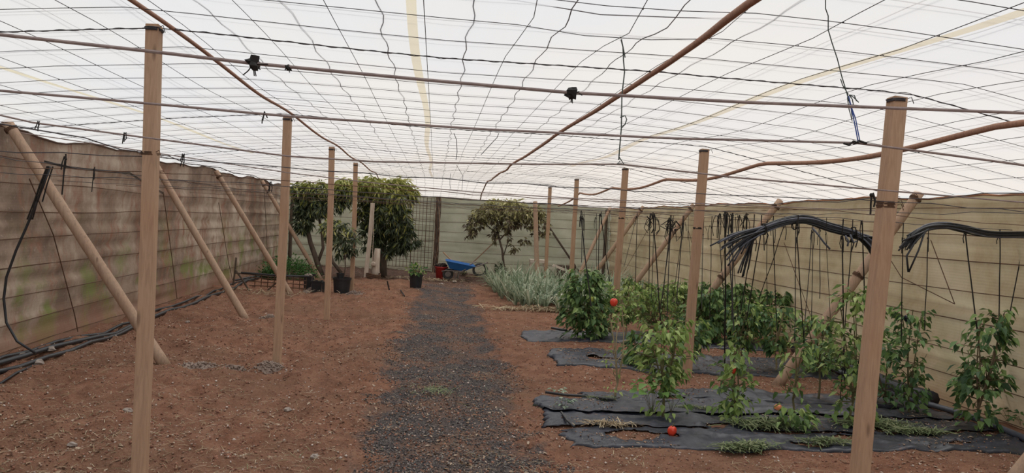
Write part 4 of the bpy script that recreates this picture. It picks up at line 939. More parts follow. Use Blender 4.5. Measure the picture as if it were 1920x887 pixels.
# fruits
def fruit(px, py, Y, r, label, mat='pepper', ground_=False):
    p = H(px, py, Y) if not ground_ else None
    if ground_: g = G(px, py); p = Vector((g.x, g.y, gz(g.x, g.y) + r * .9))
    root = empty('pepper_fruit' if mat != 'dkfruit' else 'purple_fruit', p, label, 'vegetable')
    vs = []; fs = []; n_, m_ = 16, 9; b = MB()
    for i in range(m_ + 1):
        ph = math.pi * i / m_
        for j in range(n_):
            a = 2 * math.pi * j / n_; lobe = 1 + .13 * math.cos(4 * a) * math.sin(ph); q = r * math.sin(ph) ** .75 * lobe * (1 - .22 * (i / m_))
            vs.append(p + Vector((q * math.cos(a), q * math.sin(a), r * 1.05 * math.cos(ph) - (.25 * r if i == 0 else 0))))
    for i in range(m_):
        for j in range(n_): fs.append((i * n_ + j, (i + 1) * n_ + j, (i + 1) * n_ + (j + 1) % n_, i * n_ + (j + 1) % n_))
    b.add(vs, fs); b.build('flesh', M[mat], root, smooth=True)
    b = MB(); b.tube([p + Vector((0, 0, r * .75)), p + Vector((.003, 0, r * 1.2)), p + Vector((.015, 0, r * 1.7))], [.006, .004, .0035], 6); b.build('stalk', M['stem'], root)
def by(px, py): return G(px, py).y
fruit(1151, 567, by(1155, 745) - .02, .037, 'red pepper on top of the nearly leafless plant')
fruit(1374, 694, by(1372, 785) - .09, .030, 'red pepper in the yellowing plant right of the second right post')
fruit(1508, 604, by(1535, 700) - .06, .026, 'pale red pepper beside a hanging string, above the middle pepper bush')
fruit(1888, 596, by(1830, 810) - .03, .022, 'small red pepper near the top of the rightmost plant')
fruit(1260, 812, 0, .038, 'fallen red pepper lying on the front fabric strip', ground_=True)
fruit(1458, 776, 0, .04, 'rotting orange pepper on the fabric left of a front plant', 'orange', True)
fruit(1700, 597, by(1705, 775) - .03, .03, 'dark purple fruit at the top of the slender plant right of the nearest right post', 'dkfruit')
fruit(1110, 561, by(1100, 640) - .3, .035, 'unripe yellow-green pepper in front of the large dark bush', 'orange')
bpy.data.objects['pepper_fruit.006'].children[0].data.materials[0] = simple('unripe_pepper_skin', (.42, .48, .10), (.3, .36, .08), 5, .35, bmp=0)

# ground weeds / grass clumps on the fabric
def heap(px, py, w, d, h, n, label, mat='grasscut', blade=.05, name='cut_grass_heap', cat='grass'):
    g = G(px, py); x = g.x + RNG.normal(0, w / 3.2, n); y = g.y + RNG.normal(0, d / 3.2, n); q = np.clip(1 - ((x - g.x) / w) ** 2 - ((y - g.y) / d) ** 2, 0, 1)
    z = ground(x, y) + .035 + h * q * RNG.random(n); s_ = blade * (.5 + RNG.random(n))
    o = scatter(name, strv * np.array([1, 1.6, 1]), strf, np.stack([x, y, z], 1), rots(n, .7), s_, M[mat], origin=(g.x, g.y, gz(g.x, g.y))); tag(o, label, cat, kind='stuff')
heap(1395, 842, .30, .10, .04, 420, 'flat heap of cut grass at the front edge of the fabric, centre')
heap(1432, 800, .42, .14, .05, 650, 'long heap of green cut weeds between two front pepper plants')
heap(1640, 800, .50, .12, .04, 600, 'cut grass strewn on the fabric behind the nearest right post')
heap(1545, 836, .35, .06, .03, 260, 'thin row of dry cut grass at the front fabric edge, right')
heap(1720, 815, .40, .1, .03, 350, 'loose cut weeds on the dark fabric right of the nearest right post')
heap(1140, 800, .35, .05, .02, 160, 'dead twigs and straw on the left of the front fabric', 'straw')
heap(1300, 770, .45, .05, .02, 220, 'line of small weeds along a fabric joint', 'grasscut', .03)
heap(1130, 752, .25, .06, .03, 160, 'small weeds growing from the joint at the foot of the leafless plant', 'grasscut', .03)
def seedling(px, py, r, n, label, mat='herb', leaf=.05, name='seedling', spread=1, up=.3):
    g = G(px, py); bz = gz(g.x, g.y) + .01; root = empty(name, (g.x, g.y, bz), label, 'plant'); b = MB(); rr = np.random.default_rng(int(px))
    for i in range(n):
        a = rr.random() * 6.28; q = r * rr.uniform(.2, 1); e_ = Vector((g.x + q * math.cos(a), g.y + q * math.sin(a), bz + .02 + r * up + rr.uniform(0, r * .8)))
        if i % 4 == 0: b.tube([(g.x, g.y, bz), ((g.x + e_.x) / 2, (g.y + e_.y) / 2, e_.z * .6 + bz * .4), e_], .002, 3)
        D = np.array([[math.cos(a), math.sin(a), rr.uniform(-.3, .3)]]); add_leaf(root, np.array(e_ - root.location), dir_rots(D, np.array([rr.normal(0, .3)]))[0], leaf * rr.uniform(.7, 1.3), mat)
    b.build('stalks', M['stem'], root)
M['cabbage'] = leaf_mat('bluish_seedling_leaf', (.16, .24, .16), (.25, .34, .24), (.42, .48, .36), .25); LEAFM['cabbage'] = mesh_from(*leaf_mesh('c', .75, .15, .2, None), M['cabbage'])
M['round'] = leaf_mat('round_weed_leaf', (.14, .28, .06), (.24, .42, .12), (.42, .60, .24), .3); LEAFM['roundleaf'] = mesh_from(*leaf_mesh('r', .85, .2, .12, None), M['round'])
seedling(1045, 738, .05, 12, 'upper of two pale bluish seedlings at the left end of the front fabric', 'cabbage')
seedling(1056, 766, .07, 16, 'lower of two pale bluish seedlings at the left end of the front fabric', 'cabbage', .06)
seedling(1222, 778, .17, 44, 'fresh light green round-leaved weed at the foot of the bushy pepper', 'roundleaf', .085, up=.9)
seedling(1258, 778, .10, 18, 'small light green leafy weed beside the round-leaved one', 'roundleaf', .06, up=1.0)
seedling(1890, 800, .10, 18, 'low green weed at the foot of the right wall, left of a pair', 'herb', .07); seedling(1915, 808, .09, 16, 'low green weed at the foot of the right wall, right of a pair', 'herb', .07)
pxc = [G(1905, 798), G(1895, 770)]
b = MB(); gq = G(1907, 800); b.tube([gq, gq + Vector((-.03, .02, .12)), gq + Vector((-.10, .03, .28))], .006, 5); b.tube([gq + Vector((-.03, .02, .12)), gq + Vector((.04, .02, .2))], .004, 5)
tag(b.build('dry_twig', M['drystem'], origin=gq), 'dry forked twig standing at the right wall foot', 'twig')

# leek bed -----------------------------------------------------------
def leek_mesh(seed, n=15, h=.5):
    rr = random.Random(seed); b = MB()
    for i in range(n):
        a = rr.random() * 6.28; out = rr.uniform(.06, .42); L = h * rr.uniform(.5, 1.2); w = rr.uniform(.012, .022); bend = rr.random()
        dx, dy = math.cos(a), math.sin(a); px_, py_ = -dy, dx; vs = []
        for k_ in range(6):
            t = k_ / 5; r = out * t ** 1.5 + .02; z = L * (t - (.55 * t ** 3.2 if bend > .35 else .12 * t * t)); ww = w * (1 - .85 * t ** 2) * (.7 if k_ == 0 else 1)
            for s_ in (-1, 1): vs.append((dx * r + px_ * ww * s_, dy * r + py_ * ww * s_, z + (.006 if s_ > 0 else 0)))
        b.add(vs, [(2 * k_, 2 * k_ + 1, 2 * k_ + 3, 2 * k_ + 2) for k_ in range(5)])
    me = bpy.data.meshes.new('leek_plant'); me.from_pydata(b.v, [], b.f); me.materials.append(M['leek']); me.update(); return me
LK = [leek_mesh(i) for i in range(7)]
lk0 = None; cnt = 0
poly = [(905,500),(915,545),(950,572),(1060,585),(1150,560),(1330,520),(1330,492),(1000,487),(905,490)]
def inpoly(x, y, pl):
    c = False; j = len(pl) - 1
    for i in range(len(pl)):
        if ((pl[i][1] > y) != (pl[j][1] > y)) and x < (pl[j][0] - pl[i][0]) * (y - pl[i][1]) / (pl[j][1] - pl[i][1] + 1e-9) + pl[i][0]: c = not c
        j = i
    return c
gpoly = [tuple(G(a, c).to_2d()) for a, c in [(922,548),(955,574),(1060,588),(1150,590),(1290,575)]] + [(4.7, 14.0), (4.7, 19.3), (1.7, 19.8), (1.25, 18.6)]
rowx = -1
for iy in range(26):
    yv = 12.2 + iy * .32
    for ix in range(30):
        xv = .8 + ix * .14 + R_() * .07; yy = yv + U(-.08, .08)
        if not inpoly(xv, yy, gpoly) or R_() < .18 or cnt >= 298: continue
        if abs(xv - 2.8) < .12 and (abs(yy - 14.9) < .12 or abs(yy - 18.35) < .12): continue
        if lk0 is None: o = bpy.data.objects.new('leek_plant', LK[0]); lk0 = o
        else: o = lk0.copy()
        COL.objects.link(o); o.data = LK[cnt % 7]; s_ = U(.85, 1.3); o.location = (xv, yy, gz(xv, yy) - .01); o.rotation_euler = (0, 0, U(0, 6.28)); o.scale = (s_, s_, s_ * U(.8, 1.15)); cnt += 1
        zn = 'front edge, next to bare soil' if yy < 14.2 else ('middle, between the posts' if yy < 16.8 else 'back, closest to the far wall')
        tag(o, 'grey-green strappy leek in the bed\'s ' + zn, 'leek', 'leeks at the ' + zn.split(',')[0] + ' of the bed')
print('leeks', cnt)
heap(1000, 584, 1.3, .35, .0, 420, 'dry pale leek trimmings along the front of the leek bed', 'straw', .08, 'leek_trimmings', 'plant debris')

# trees ---------------------------------------------------------------
def tree(name, base, trunks, blobs, label, matnames, pnew, leaf, wh=9, n_obj=300, V=LMV, Fc=LMF, droop=-.8, seed=1, cat='tree', bark='bark', tops=True, hang=0):
    """blobs: (px, py, rx, ry, Y, nwhorl). whorls of drooping leaves over each blob's surface"""
    rr = np.random.default_rng(seed); root = empty(name, base, label, cat)
    P = []; D = []; C = []; b = MB()
    for (px, py, rx, ry, Y, n_) in blobs:
        c = np.array(H(px, py, Y)); a_, h_ = rx * Y / FPX, ry * Y / FPX; dp = min(a_, .75)
        for k_ in range(n_):
            v_ = rr.normal(0, 1, 3); v_ /= np.linalg.norm(v_); q = rr.uniform(.6, 1.0) ; p = c + v_ * np.array([a_, dp, h_]) * q
            if rr.random() < .35: b.tube([Vector(c * .4 + p * .6), Vector(p)], .006, 4)
            for j in range(wh):
                an = rr.random() * 6.28; d = np.array([math.cos(an), math.sin(an), rr.normal(droop, .45)]) + v_ * .5
                P.append(p + d * .015 + rr.normal(0, .02, 3)); D.append(d); C.append(p[2])
    tag(b.build('twigs', M[bark], root), kind='stuff')
    for ti, t in enumerate(trunks):
        pts, r0, r1 = t; n_ = len(pts); b = MB(); b.tube([Vector(p) for p in pts], [r0 + (r1 - r0) * i / (n_ - 1) for i in range(n_)], 9); b.build('trunk' if ti == 0 else 'branch', M[bark], root, smooth=True)
    P = np.array(P); D = np.array(D); C = np.array(C); C = np.clip((C - C.min()) / (C.max() - C.min()), 0, 1); C = np.where(rr.random(len(C)) < .06, 1, C); n_ = len(P)
    mp = (rr.random(n_) < pnew * (C ** 4) * 1.5).astype(int)  # lighter leaves gather at the crown top: new growth plus painted top light
    if len(matnames) > 2: mp = np.where((rr.random(n_) < .45) & (C < .6), 2, mp)
    foliage_parts(root, P, dir_rots(D, rr.normal(0, .8, n_)), leaf * rr.uniform(.6, 1.15, n_), mp, n_obj, V, Fc, matnames)
    return root
def P3_(px, py, Y): return H(px, py, Y)
tb = G(717, 519); Yt = tb.y
tree('mango_tree', (tb.x, Yt, gz(tb.x, Yt)), [([H(718,517,Yt), H(719,470,Yt), H(715,430,Yt), H(708,390,Yt)], .10, .06), ([H(716,440,Yt), H(690,425,Yt), H(668,400,Yt)], .045, .03), ([H(716,435,Yt), H(742,410,Yt), H(755,380,Yt)], .05, .03)],
     [(712,355,50,26,Yt,105), (745,362,36,28,Yt-.3,85), (690,345,26,16,Yt-.2,40), (728,405,44,38,Yt-.1,120), (690,400,26,36,Yt,60), (700,440,20,30,Yt-.1,40), (722,458,22,36,Yt,55), (752,432,22,30,Yt-.1,50), (768,448,18,14,Yt-.2,26), (750,462,14,10,Yt-.2,16)],
     'larger dark mango tree with yellow-green tips, right of the fourth left post', ('mango', 'mango_new_lit'), 1.0, .20, 11, 300, seed=3)
tb = G(600, 517); Yt2 = tb.y
tree('mango_tree', (tb.x, Yt2, gz(tb.x, Yt2)), [([H(603,517,Yt2), H(594,490,Yt2), H(582,455,Yt2), H(575,425,Yt2), H(578,400,Yt2)], .075, .04), ([H(596,492,Yt2), H(606,465,Yt2), H(603,430,Yt2), H(596,400,Yt2)], .04, .03), ([H(640,512,Yt2), H(624,492,Yt2), H(612,450,Yt2), H(600,420,Yt2)], .045, .03)],
     [(572,358,24,20,Yt2,50), (605,354,34,16,Yt2,60), (640,358,28,20,Yt2,50), (575,388,22,20,Yt2,45), (598,385,26,16,Yt2-.2,40), (560,372,14,28,Yt2,25), (630,380,24,14,Yt2,32), (566,418,17,13,Yt2-.2,22), (652,348,24,14,Yt2,28)],
     'smaller leaning mango tree in the far left corner, thin trunks', ('mango', 'mango_new_lit'), .95, .19, 11, 300, seed=5)
tb = G(944, 507); Yt3 = 20.4; tb = H(944, 508, Yt3)
tree('drooping_tree', (tb.x, Yt3, gz(tb.x, Yt3)), [([H(945,508,Yt3), H(942,470,Yt3), H(936,448,Yt3), H(932,430,Yt3)], .035, .022), ([H(937,450,Yt3), H(955,430,Yt3), H(975,415,Yt3)], .02, .012), ([H(934,440,Yt3), H(910,420,Yt3), H(895,405,Yt3)], .018, .012), ([H(944,480,Yt3), H(952,455,Yt3), H(954,420,Yt3)], .016, .012)],
     [(925,398,34,16,Yt3,62), (955,390,44,16,Yt3,90), (985,405,34,18,Yt3,62), (893,418,18,20,Yt3,28), (945,412,40,16,Yt3,48), (880,434,10,10,Yt3,8), (1014,425,18,20,Yt3-.2,28), (928,440,7,18,Yt3,10), (952,442,5,24,Yt3,7), (963,462,9,7,Yt3,5), (1003,397,20,14,Yt3,26), (950,380,36,7,Yt3,34), (985,452,12,5,Yt3,5), (900,402,18,12,Yt3,20)],
     'olive-brown drooping tree with a thin trunk in front of the far wall', ('avo', 'avo_new', 'avo_dead'), .75, .15, 9, 300, LAV, LAF, -.7, 7)
# dark shrub at its foot
def bush(px, py, w, h, n, label, mats, leaf, n_obj=0, name='bush', Yo=0, cat='bush'):
    g = G(px, py); Y = g.y + Yo; rr = np.random.default_rng(int(px) + 5); bz = gz(g.x, Y); root = empty(name, (g.x, Y, bz), label, cat)
    b = MB()
    for k_ in range(14): a = rr.random() * 6.28; b.tube([(g.x, Y, bz), (g.x + .35 * w * math.cos(a), Y + .35 * w * math.sin(a), bz + h * .6)], .005, 4)
    b.build('stems', M['stem'], root)
    v_ = rr.normal(0, 1, (n, 3)); v_ /= np.linalg.norm(v_, axis=1, keepdims=True); v_[:, 2] = np.abs(v_[:, 2])
    P = np.array([g.x, Y, bz + .03]) + v_ * np.array([w / 2, w / 2 * .7, h]) * rr.uniform(.5, 1, (n, 1)) * (1 + .2 * rr.normal(0, 1, (n, 1)) * .5)
    P[:, 2] = np.maximum(P[:, 2], bz + .02)
    D = v_ + rr.normal(0, .5, (n, 3)); foliage_parts(root, P, dir_rots(D, rr.normal(0, .8, n)), leaf * rr.uniform(.6, 1.2, n), (rr.random(n) < .3).astype(int) if len(mats) > 1 else np.zeros(n, int), n_obj, LLV, LLF, mats)
    return root
bush(938, 514, .38, .34, 220, 'small dark shrub at the foot of the drooping tree', ('mango', 'avo'), .08)
bush(540, 524, 1.35, .48, 2600, 'wide low patch of bright green herbs in the far left corner', ('herb',), .06, 0, 'herb_patch')
bush(512, 524, .7, .33, 900, 'left end of the green herbs, shaded, by the left wall', ('herb', 'pepperleaf_dark'), .055, 0, 'herb_patch')
bush(868, 518, .3, .12, 60, 'few low weeds by the wheelbarrow', ('avo', 'leek'), .06)

# pots ----------------------------------------------------------------
def pot(px, py, wpx, hpx, label, square=False, soil=.85, Y=None, group=None, lift=0):
    g = G(px, py); Yv = Y or g.y; X = g.x if Y is None else H(px, py, Yv).x; bz = gz(X, Yv) - .005 + lift; sc = Yv / FPX; R = wpx / 2 * sc; h = hpx * sc
    root = empty('plant_pot', (X, Yv, bz), label, 'pot', group); b = MB(); n_ = 4 if square else 26; k_ = math.sqrt(2) if square else 1
    prof = [(R * .80 * k_, 0), (R * .93 * k_, h * .86), (R * 1.0 * k_, h * .87), (R * 1.02 * k_, h), (R * .95 * k_, h), (R * .88 * k_, h * .7)]
    b.lathe(prof, (0, 0, 0), n_)
    rot = math.pi / 4 if square else 0
    b.v = [(X + x * math.cos(rot) - y * math.sin(rot), Yv + x * math.sin(rot) + y * math.cos(rot), bz + z) for x, y, z in b.v]
    b.build('shell', M['pot'], root, smooth=False)
    b = MB(); b.lathe([(R * .9 * k_, h * soil - .01), (R * .5 * k_, h * soil + .012), (.001, h * soil + .02)], (0, 0, 0), n_, capb=False)
    b.v = [(X + x * math.cos(rot) - y * math.sin(rot), Yv + x * math.sin(rot) + y * math.cos(rot), bz + z) for x, y, z in b.v]
    b.build('soil', M['potsoil'], root); return root, Vector((X, Yv, bz)), R, h
pl, c1, R1, h1 = pot(779, 544, 26, 26, 'black pot with a leafy green plant, alone beside the path')
pepper_root = seedling
def pot_plant(c, R, h, n, w, hh, mats, leaf, label):
    root = empty('potted_plant', (c.x, c.y, c.z + h * .86), label, 'plant'); b = MB(); rr = np.random.default_rng(n)
    for k_ in range(7): a = rr.random() * 6.28; b.tube([(c.x, c.y, c.z + h * .86), (c.x + .5 * w * .5 * math.cos(a), c.y + .25 * w * math.sin(a), c.z + h + hh * .7)], .004, 4)
    b.build('stems', M['stem'], root)
    v_ = rr.normal(0, 1, (n, 3)); v_ /= np.linalg.norm(v_, axis=1, keepdims=True)
    P = np.array([c.x, c.y, c.z + h + hh * .4]) + v_ * np.array([w / 2, w / 2, hh * .6]) * rr.uniform(.3, 1, (n, 1))
    foliage_parts(root, P, dir_rots(v_ + rr.normal(0, .5, (n, 3)), rr.normal(0, .7, n)), leaf * rr.uniform(.7, 1.2, n), (rr.random(n) < .4).astype(int), min(n, 120), LLV, LLF, mats); return root
pot_plant(c1, R1, h1, 110, .40, .22, ('herb', 'pepperleaf_light'), .085, 'light green bushy plant growing in the lone black pot')
_, c2, R2, h2 = pot(640, 552, 34, 32, 'largest round black pot, between the third and fourth left posts')
_, c3, R3, h3 = pot(577, 544, 15, 26, 'leftmost square black pot of the cluster', True)
_, c4, R4, h4 = pot(594, 547, 20, 21, 'middle square black pot of the cluster with dry stalks', True)
_, c5, R5, h5 = pot(611, 549, 15, 18, 'right square black pot of the cluster, behind the third left post', True)
pot(583, 538, 16, 22, 'black pot tucked behind the left pots of the cluster')
_, c6, R6, h6 = pot(637, 545, 15, 14, 'small black pot standing inside the largest pot', False, .85, c2.y, lift=h2 * .78)
b = MB()
for k_ in range(9): a = k_ * .7; s_ = Vector((c3.x + .05 * math.cos(a), c3.y + .05 * math.sin(a), c3.z + h3)); b.blob(s_ + Vector((0, 0, U(.0, .03))), .025, seed=k_, n=6, m_=4, rough=.3)
tag(b.build('pale_stones', M['stone'], origin=c3), 'pale pebbles piled on top of the leftmost square pot', 'stones', kind='stuff')
b = MB()
for k_ in range(8): a = k_ * .8; s_ = Vector((c4.x + .05 * math.cos(a), c4.y + .05 * math.sin(a), c4.z + h4 * .8)); b.tube([s_, s_ + Vector((U(-.05, .05), U(-.02, .02), U(.05, .15)))], .004, 4)
tag(b.build('dry_stalks', M['drystem'], origin=c4), 'dry stalks sticking out of the middle square pot', 'plant')
# sapling in the large pot (mango)
sb = Vector((c2.x + .02, c2.y - .02, c2.z + h2 * .85)); Ys = c2.y
tree('mango_sapling', tuple(sb), [([sb, H(648, 500, Ys), H(646, 480, Ys), H(645, 455, Ys)], .014, .009), ([H(647, 488, Ys), H(653, 474, Ys), H(650, 466, Ys)], .008, .006)],
     [(628,428,20,20,Ys,18), (650,440,22,24,Ys,22), (640,462,18,18,Ys,16), (612,432,10,16,Ys,8), (665,455,8,14,Ys,7)], 'drooping young mango growing from the largest black pot', ('mango', 'mango_new_lit'), .4, .17, 8, 300, seed=9, cat='tree')
# red bucket
g = G(827, 521); Yb = g.y; bz = gz(g.x, Yb); sc = Yb / FPX
root = empty('bucket', (g.x, Yb, bz), 'red plastic bucket filled with dark dead plants, left of the wheelbarrow', 'bucket')
b = MB(); R = 12.5 * sc; h = 24 * sc; b.lathe([(R * .72, 0), (R * .95, h * .93), (R * 1.02, h * .94), (R * 1.02, h), (R * .95, h), (R * .85, h * .6)], (g.x, Yb, bz), 26); b.build('bucket_shell', M['red'], root, smooth=True)
b = MB(); b.tube([Vector((g.x + math.cos(a) * R * 1.03, Yb - .02 - .25 * R * math.sin(a), bz + h * .9 - R * .9 * math.sin(a) * .7)) for a in np.linspace(0, math.pi, 12)], .004, 5); b.build('handle', M['metal'], root)
b = MB()
for k_ in range(22): a = U(0, 6.28); q = U(0, .8) * R; b.blob((g.x + q * math.cos(a), Yb + q * math.sin(a), bz + h + U(-.02, .06)), U(.03, .055), seed=k_, n=7, m_=4, rough=.5)
tag(b.build('dead_plants', M['potsoil'], origin=(g.x, Yb, bz + h)), 'dark heap of dead plants filling the red bucket', 'plant debris', kind='stuff')
# wheelbarrow
Yw = G(850, 523).y
def hw(px, py, dy=0): return H(px, py, Yw) + Vector((0, dy, 0))
gw = hw(850, 523); root = empty('wheelbarrow', (gw.x, Yw, gz(gw.x, Yw)), 'blue wheelbarrow with grey tube handles, by the far wall', 'wheelbarrow')
w2 = .30
T = {'fl': hw(836,488,-w2), 'fr': hw(836,487,w2), 'bl': hw(890,499,-w2), 'br': hw(890,498,w2)}
Bm = {'fl': hw(843,503,-w2*.6), 'fr': hw(843,503,w2*.6), 'bl': hw(869,508,-w2*.6), 'br': hw(869,508,w2*.6)}
def traymesh(inset):
    t_ = [T[k_].copy() for k_ in ('fl', 'bl', 'br', 'fr')]; b_ = [Bm[k_].copy() for k_ in ('fl', 'bl', 'br', 'fr')]
    c = sum(t_, Vector()) / 4; t_ = [p + (c - p).normalized() * inset for p in t_]; b_ = [p + Vector((0, 0, inset)) + (c - p).normalized() * inset * .5 for p in b_]; return t_, b_
t0, b0_ = traymesh(0); t1, b1_ = traymesh(.014)
b = MB(); b.add(t0 + b0_ + t1 + b1_, [(0,1,5,4),(1,2,6,5),(2,3,7,6),(3,0,4,7),(4,5,6,7),(8,12,13,9),(9,13,14,10),(10,14,15,11),(11,15,12,8),(15,14,13,12),(0,8,9,1),(1,9,10,2),(2,10,11,3),(3,11,8,0)])
o = b.build('tray', M['bluep'], root); md = o.modifiers.new('bevel', 'BEVEL'); md.width = .012; md.segments = 3
b = MB(); b.tube(t0 + [t0[0]], .011, 6); b.build('rim', M['bluep'], root)
for s_ in (-1, 1):
    b = MB(); y_ = s_ * w2 * .72
    b.tube([hw(829,508,y_), hw(836,506,y_), hw(850,507,y_), hw(865,508,y_), hw(872,504,y_), hw(880,496,y_), hw(886,492,y_), hw(892,490,y_)] if s_ < 0 else [hw(829,508,y_), hw(836,506,y_), hw(862,508,y_), hw(878,505,y_), hw(898,500,y_), hw(908,496,y_), hw(916,493,y_)], .016, 8)
    b.build('frame_tube', M['metal'], root, smooth=True)
    b = MB(); b.tube([hw(852,508,y_), hw(854,523,y_)], .013, 6); b.tube([hw(861,508,y_), hw(858,523,y_)], .013, 6); b.tube([hw(854,522,y_), hw(858,522,y_)], .012, 6); b.build('leg', M['metal'], root)
b = MB(); b.tube([hw(829,508,-w2*.72), hw(829,508,w2*.72)], .014, 8); b.build('front_bar', M['metal'], root)
wc = hw(840,514); b = MB(); rw = 8 * Yw / FPX; n_ = 22
b2 = MB()
for i in range(n_):
    a0, a1 = 2 * math.pi * i / n_, 2 * math.pi * (i + 1) / n_
ring = [wc + Vector((rw * math.cos(a), 0, rw * math.sin(a))) for a in np.linspace(0, 2 * math.pi, 24)]; b.tube(ring, .034, 8, cap=False); b.build('tyre', M['tyre'], root, smooth=True)
b = MB(); b.tube([wc + Vector((0, -.03, 0)), wc + Vector((0, .03, 0))], rw * .68, 16); b.tube([wc + Vector((0, -.2, 0)), wc + Vector((0, .2, 0))], .012, 6); b.build('wheel_hub', M['metal'], root)
# things around
line('wooden_stick', [H(831,473,Yw+.5), H(848,490,Yw+.35), H(856,497,Yw+.3)], .018, 'wooden tool handle sticking up behind the wheelbarrow tray', 'post', 'stick')
gq = G(900, 519); b = MB(); c = Vector((gq.x, gq.y + .2, gz(gq.x, gq.y) + .16))
for k_ in range(7): b.tube([c + Vector((.20 * math.cos(a) * (1 - .03 * k_), -.14 + k_ * .04, .16 * math.sin(a))) for a in np.linspace(0, 2 * math.pi, 20)], .022, 6, cap=False)
tag(b.build('coiled_tube', M['tyre'], origin=c, smooth=True), 'grey coiled tubing lying right of the wheelbarrow', 'coil')
line('wooden_stick', [G(873,520) + Vector((0,0,.03)), G(905,521) + Vector((0,0,.03))], .018, 'thin pale stick lying on the ground right of the wheelbarrow', 'drystem', 'stick')
gq = G(869, 517); b = MB(); b.blob(Vector((gq.x, gq.y, gz(gq.x, gq.y) + .07)), .085, seed=4, n=10, m_=7, rough=.1); tag(b.build('stone', M['stone'], origin=gq, smooth=True), 'pale round stone under the wheelbarrow handles', 'stone')
for i, (px, py, s_, lab) in enumerate([(45,672,.05,'pale stone beside the pipes at the left wall, nearest the frame edge'),(95,668,.045,'pale stone beside the pipes at the left wall, farther one'),(68,688,.06,'tan angular stone in the soil near the left pipes'),(240,776,.035,'small white stone in the soil left of the nearest left post'),(135,825,.03,'pale stone low on the left soil, lower one'),(807,500,.0,'') ,(352,605,.03,'small pale stone between the two nearest left braces'),(540,768,.03,'small pale stone in the left soil beyond the nearest post'),(590,856,.03,'flat pale stone in the left soil near the bottom edge'),(853,527,.05,'pale flat stone in front of the wheelbarrow, right one'),(828,530,.05,'pale flat stone in front of the wheelbarrow, left one')]):
    if not s_: continue
    gq = G(px, py); b = MB(); b.blob(Vector((gq.x, gq.y, gz(gq.x, gq.y) + s_ * .3)), s_, seed=i, n=8, m_=5, rough=.25, sq=(1.1, .8, .6)); tag(b.build('stone', M['stone'], origin=gq), lab, 'stone')
# gate of wire mesh in the far wall
gl, gr_ = H(722, 370, YF - .1), H(815, 370, YF - .1)
root = empty('mesh_gate', ((gl.x + gr_.x) / 2, YF - .1, gz((gl.x + gr_.x) / 2, YF - .1)), 'rusty square wire mesh gate against the far wall, right of the big mango', 'gate')
zt, zb = 2.12, .08; y_ = YF - .1
for i in range(15):
    x = gl.x + (gr_.x - gl.x) * i / 14; MB().tube([(x, y_, zb), (x + .01 * math.sin(i), y_, zt)], .0065 if i % 4 else .011, 5).build('upright_bar', M['rust'], root)
for i in range(14):
    z = zb + (zt - zb) * i / 13; MB().tube([(gl.x, y_ - .01, z + .02), (gr_.x, y_ - .01, z - .02)], .006, 5).build('cross_bar', M['rust'], root)
# rough pole beside it
p1, p2 = H(823, 369, YF - .2), H(816, 498, YF - .2)
root = empty('bark_pole', (p2.x, YF - .2, gz(p2.x, YF - .2)), 'rough bark-covered gate pole wound with wire, behind the red bucket', 'post')
b = MB(); n_ = 22; pts = [Vector((p2.x, YF - .2, gz(p2.x, YF - .2) - .03)).lerp(p1, i / n_) for i in range(n_ + 1)]
b.tube(pts, [.062 + .014 * math.sin(i * 2.3) for i in range(n_ + 1)], 9); b.build('shaft', M['bark'], root)
for k_ in range(5): b = MB(); b.tube([p + Vector((.07 * math.cos(k_ * 1.3 + i * .2), -.06 + .04 * math.sin(k_), 0)) for i, p in enumerate(pts)], .011, 4); b.build('stick', M['pole' if k_ % 2 else 'rust'], root)
# whitewashed pole + stump + rope
pw0, pw1 = H(699, 381, 17.6), G(686, 524); Yp = pw1.y
post(pw1.x, Yp, H(699, 381, Yp).x, Yp, H(699, 381, Yp).z, .095, 'whitewashed wooden pole leaning in front of the big mango, shorter than the roof', [], 'whitewood', True, name='white_pole')
b = MB(); s0 = G(704, 524); b.tube([s0 + Vector((0, 0, -.02)), H(704, 505, s0.y), H(706, 485, s0.y), H(708, 466, s0.y)], [.12, .10, .085, .07], 10)
o = b.build('whitewashed_stump', M['whitewood'], origin=s0, smooth=True); tag(o, 'whitewashed tree stump wound with rope at its foot, beside the white pole', 'stump')
b = MB(); b.blob(H(700, 495, s0.y - .13), .06, seed=3, n=9, m_=6, rough=.15); b.tube([H(701, 385, Yp - .08), H(700, 440, Yp - .08), H(698, 490, s0.y - .12)], .008, 5)
tag(b.build('hanging_rope', M['whitewood'], origin=H(700, 495, s0.y - .13)), 'pale rope with a ball end hanging along the white pole', 'rope')
b = MB()
for k_ in range(3): b.tube([Vector((s0.x - .05 + .17 * math.cos(a), s0.y - .12 + .1 * math.sin(a), gz(s0.x, s0.y) + .05 + .04 * k_ + .02 * math.sin(2 * a))) for a in np.linspace(0, 6.28, 18)], .018, 6)
tag(b.build('rope_coil', M['rust'], origin=s0), 'brown rope coiled round the foot of the white stump', 'rope')
b = MB(); gq = G(712, 515); b.lathe([(.11, 0), (.125, .1), (.12, .42), (.09, .5), (.04, .52)], (gq.x, gq.y, gz(gq.x, gq.y)), 16, capt=True); tag(b.build('blue_container', M['bluebag'], origin=gq, smooth=True), 'dark blue plastic container between the white stump and the mango trunk', 'container')
# stakes
line('metal_stake', [G(731,546) + Vector((0,0,-.02)), H(726,527,G(731,546).y)], .014, 'dark stake standing tilted in the soil between white pole and lone pot', 'string', 'stake')
line('fallen_stake', [G(758,558) + Vector((0,0,.03)), G(751,549) + Vector((0,0,.05))], .014, 'short dark stake lying beside the path, left of the lone pot', 'string', 'stake')
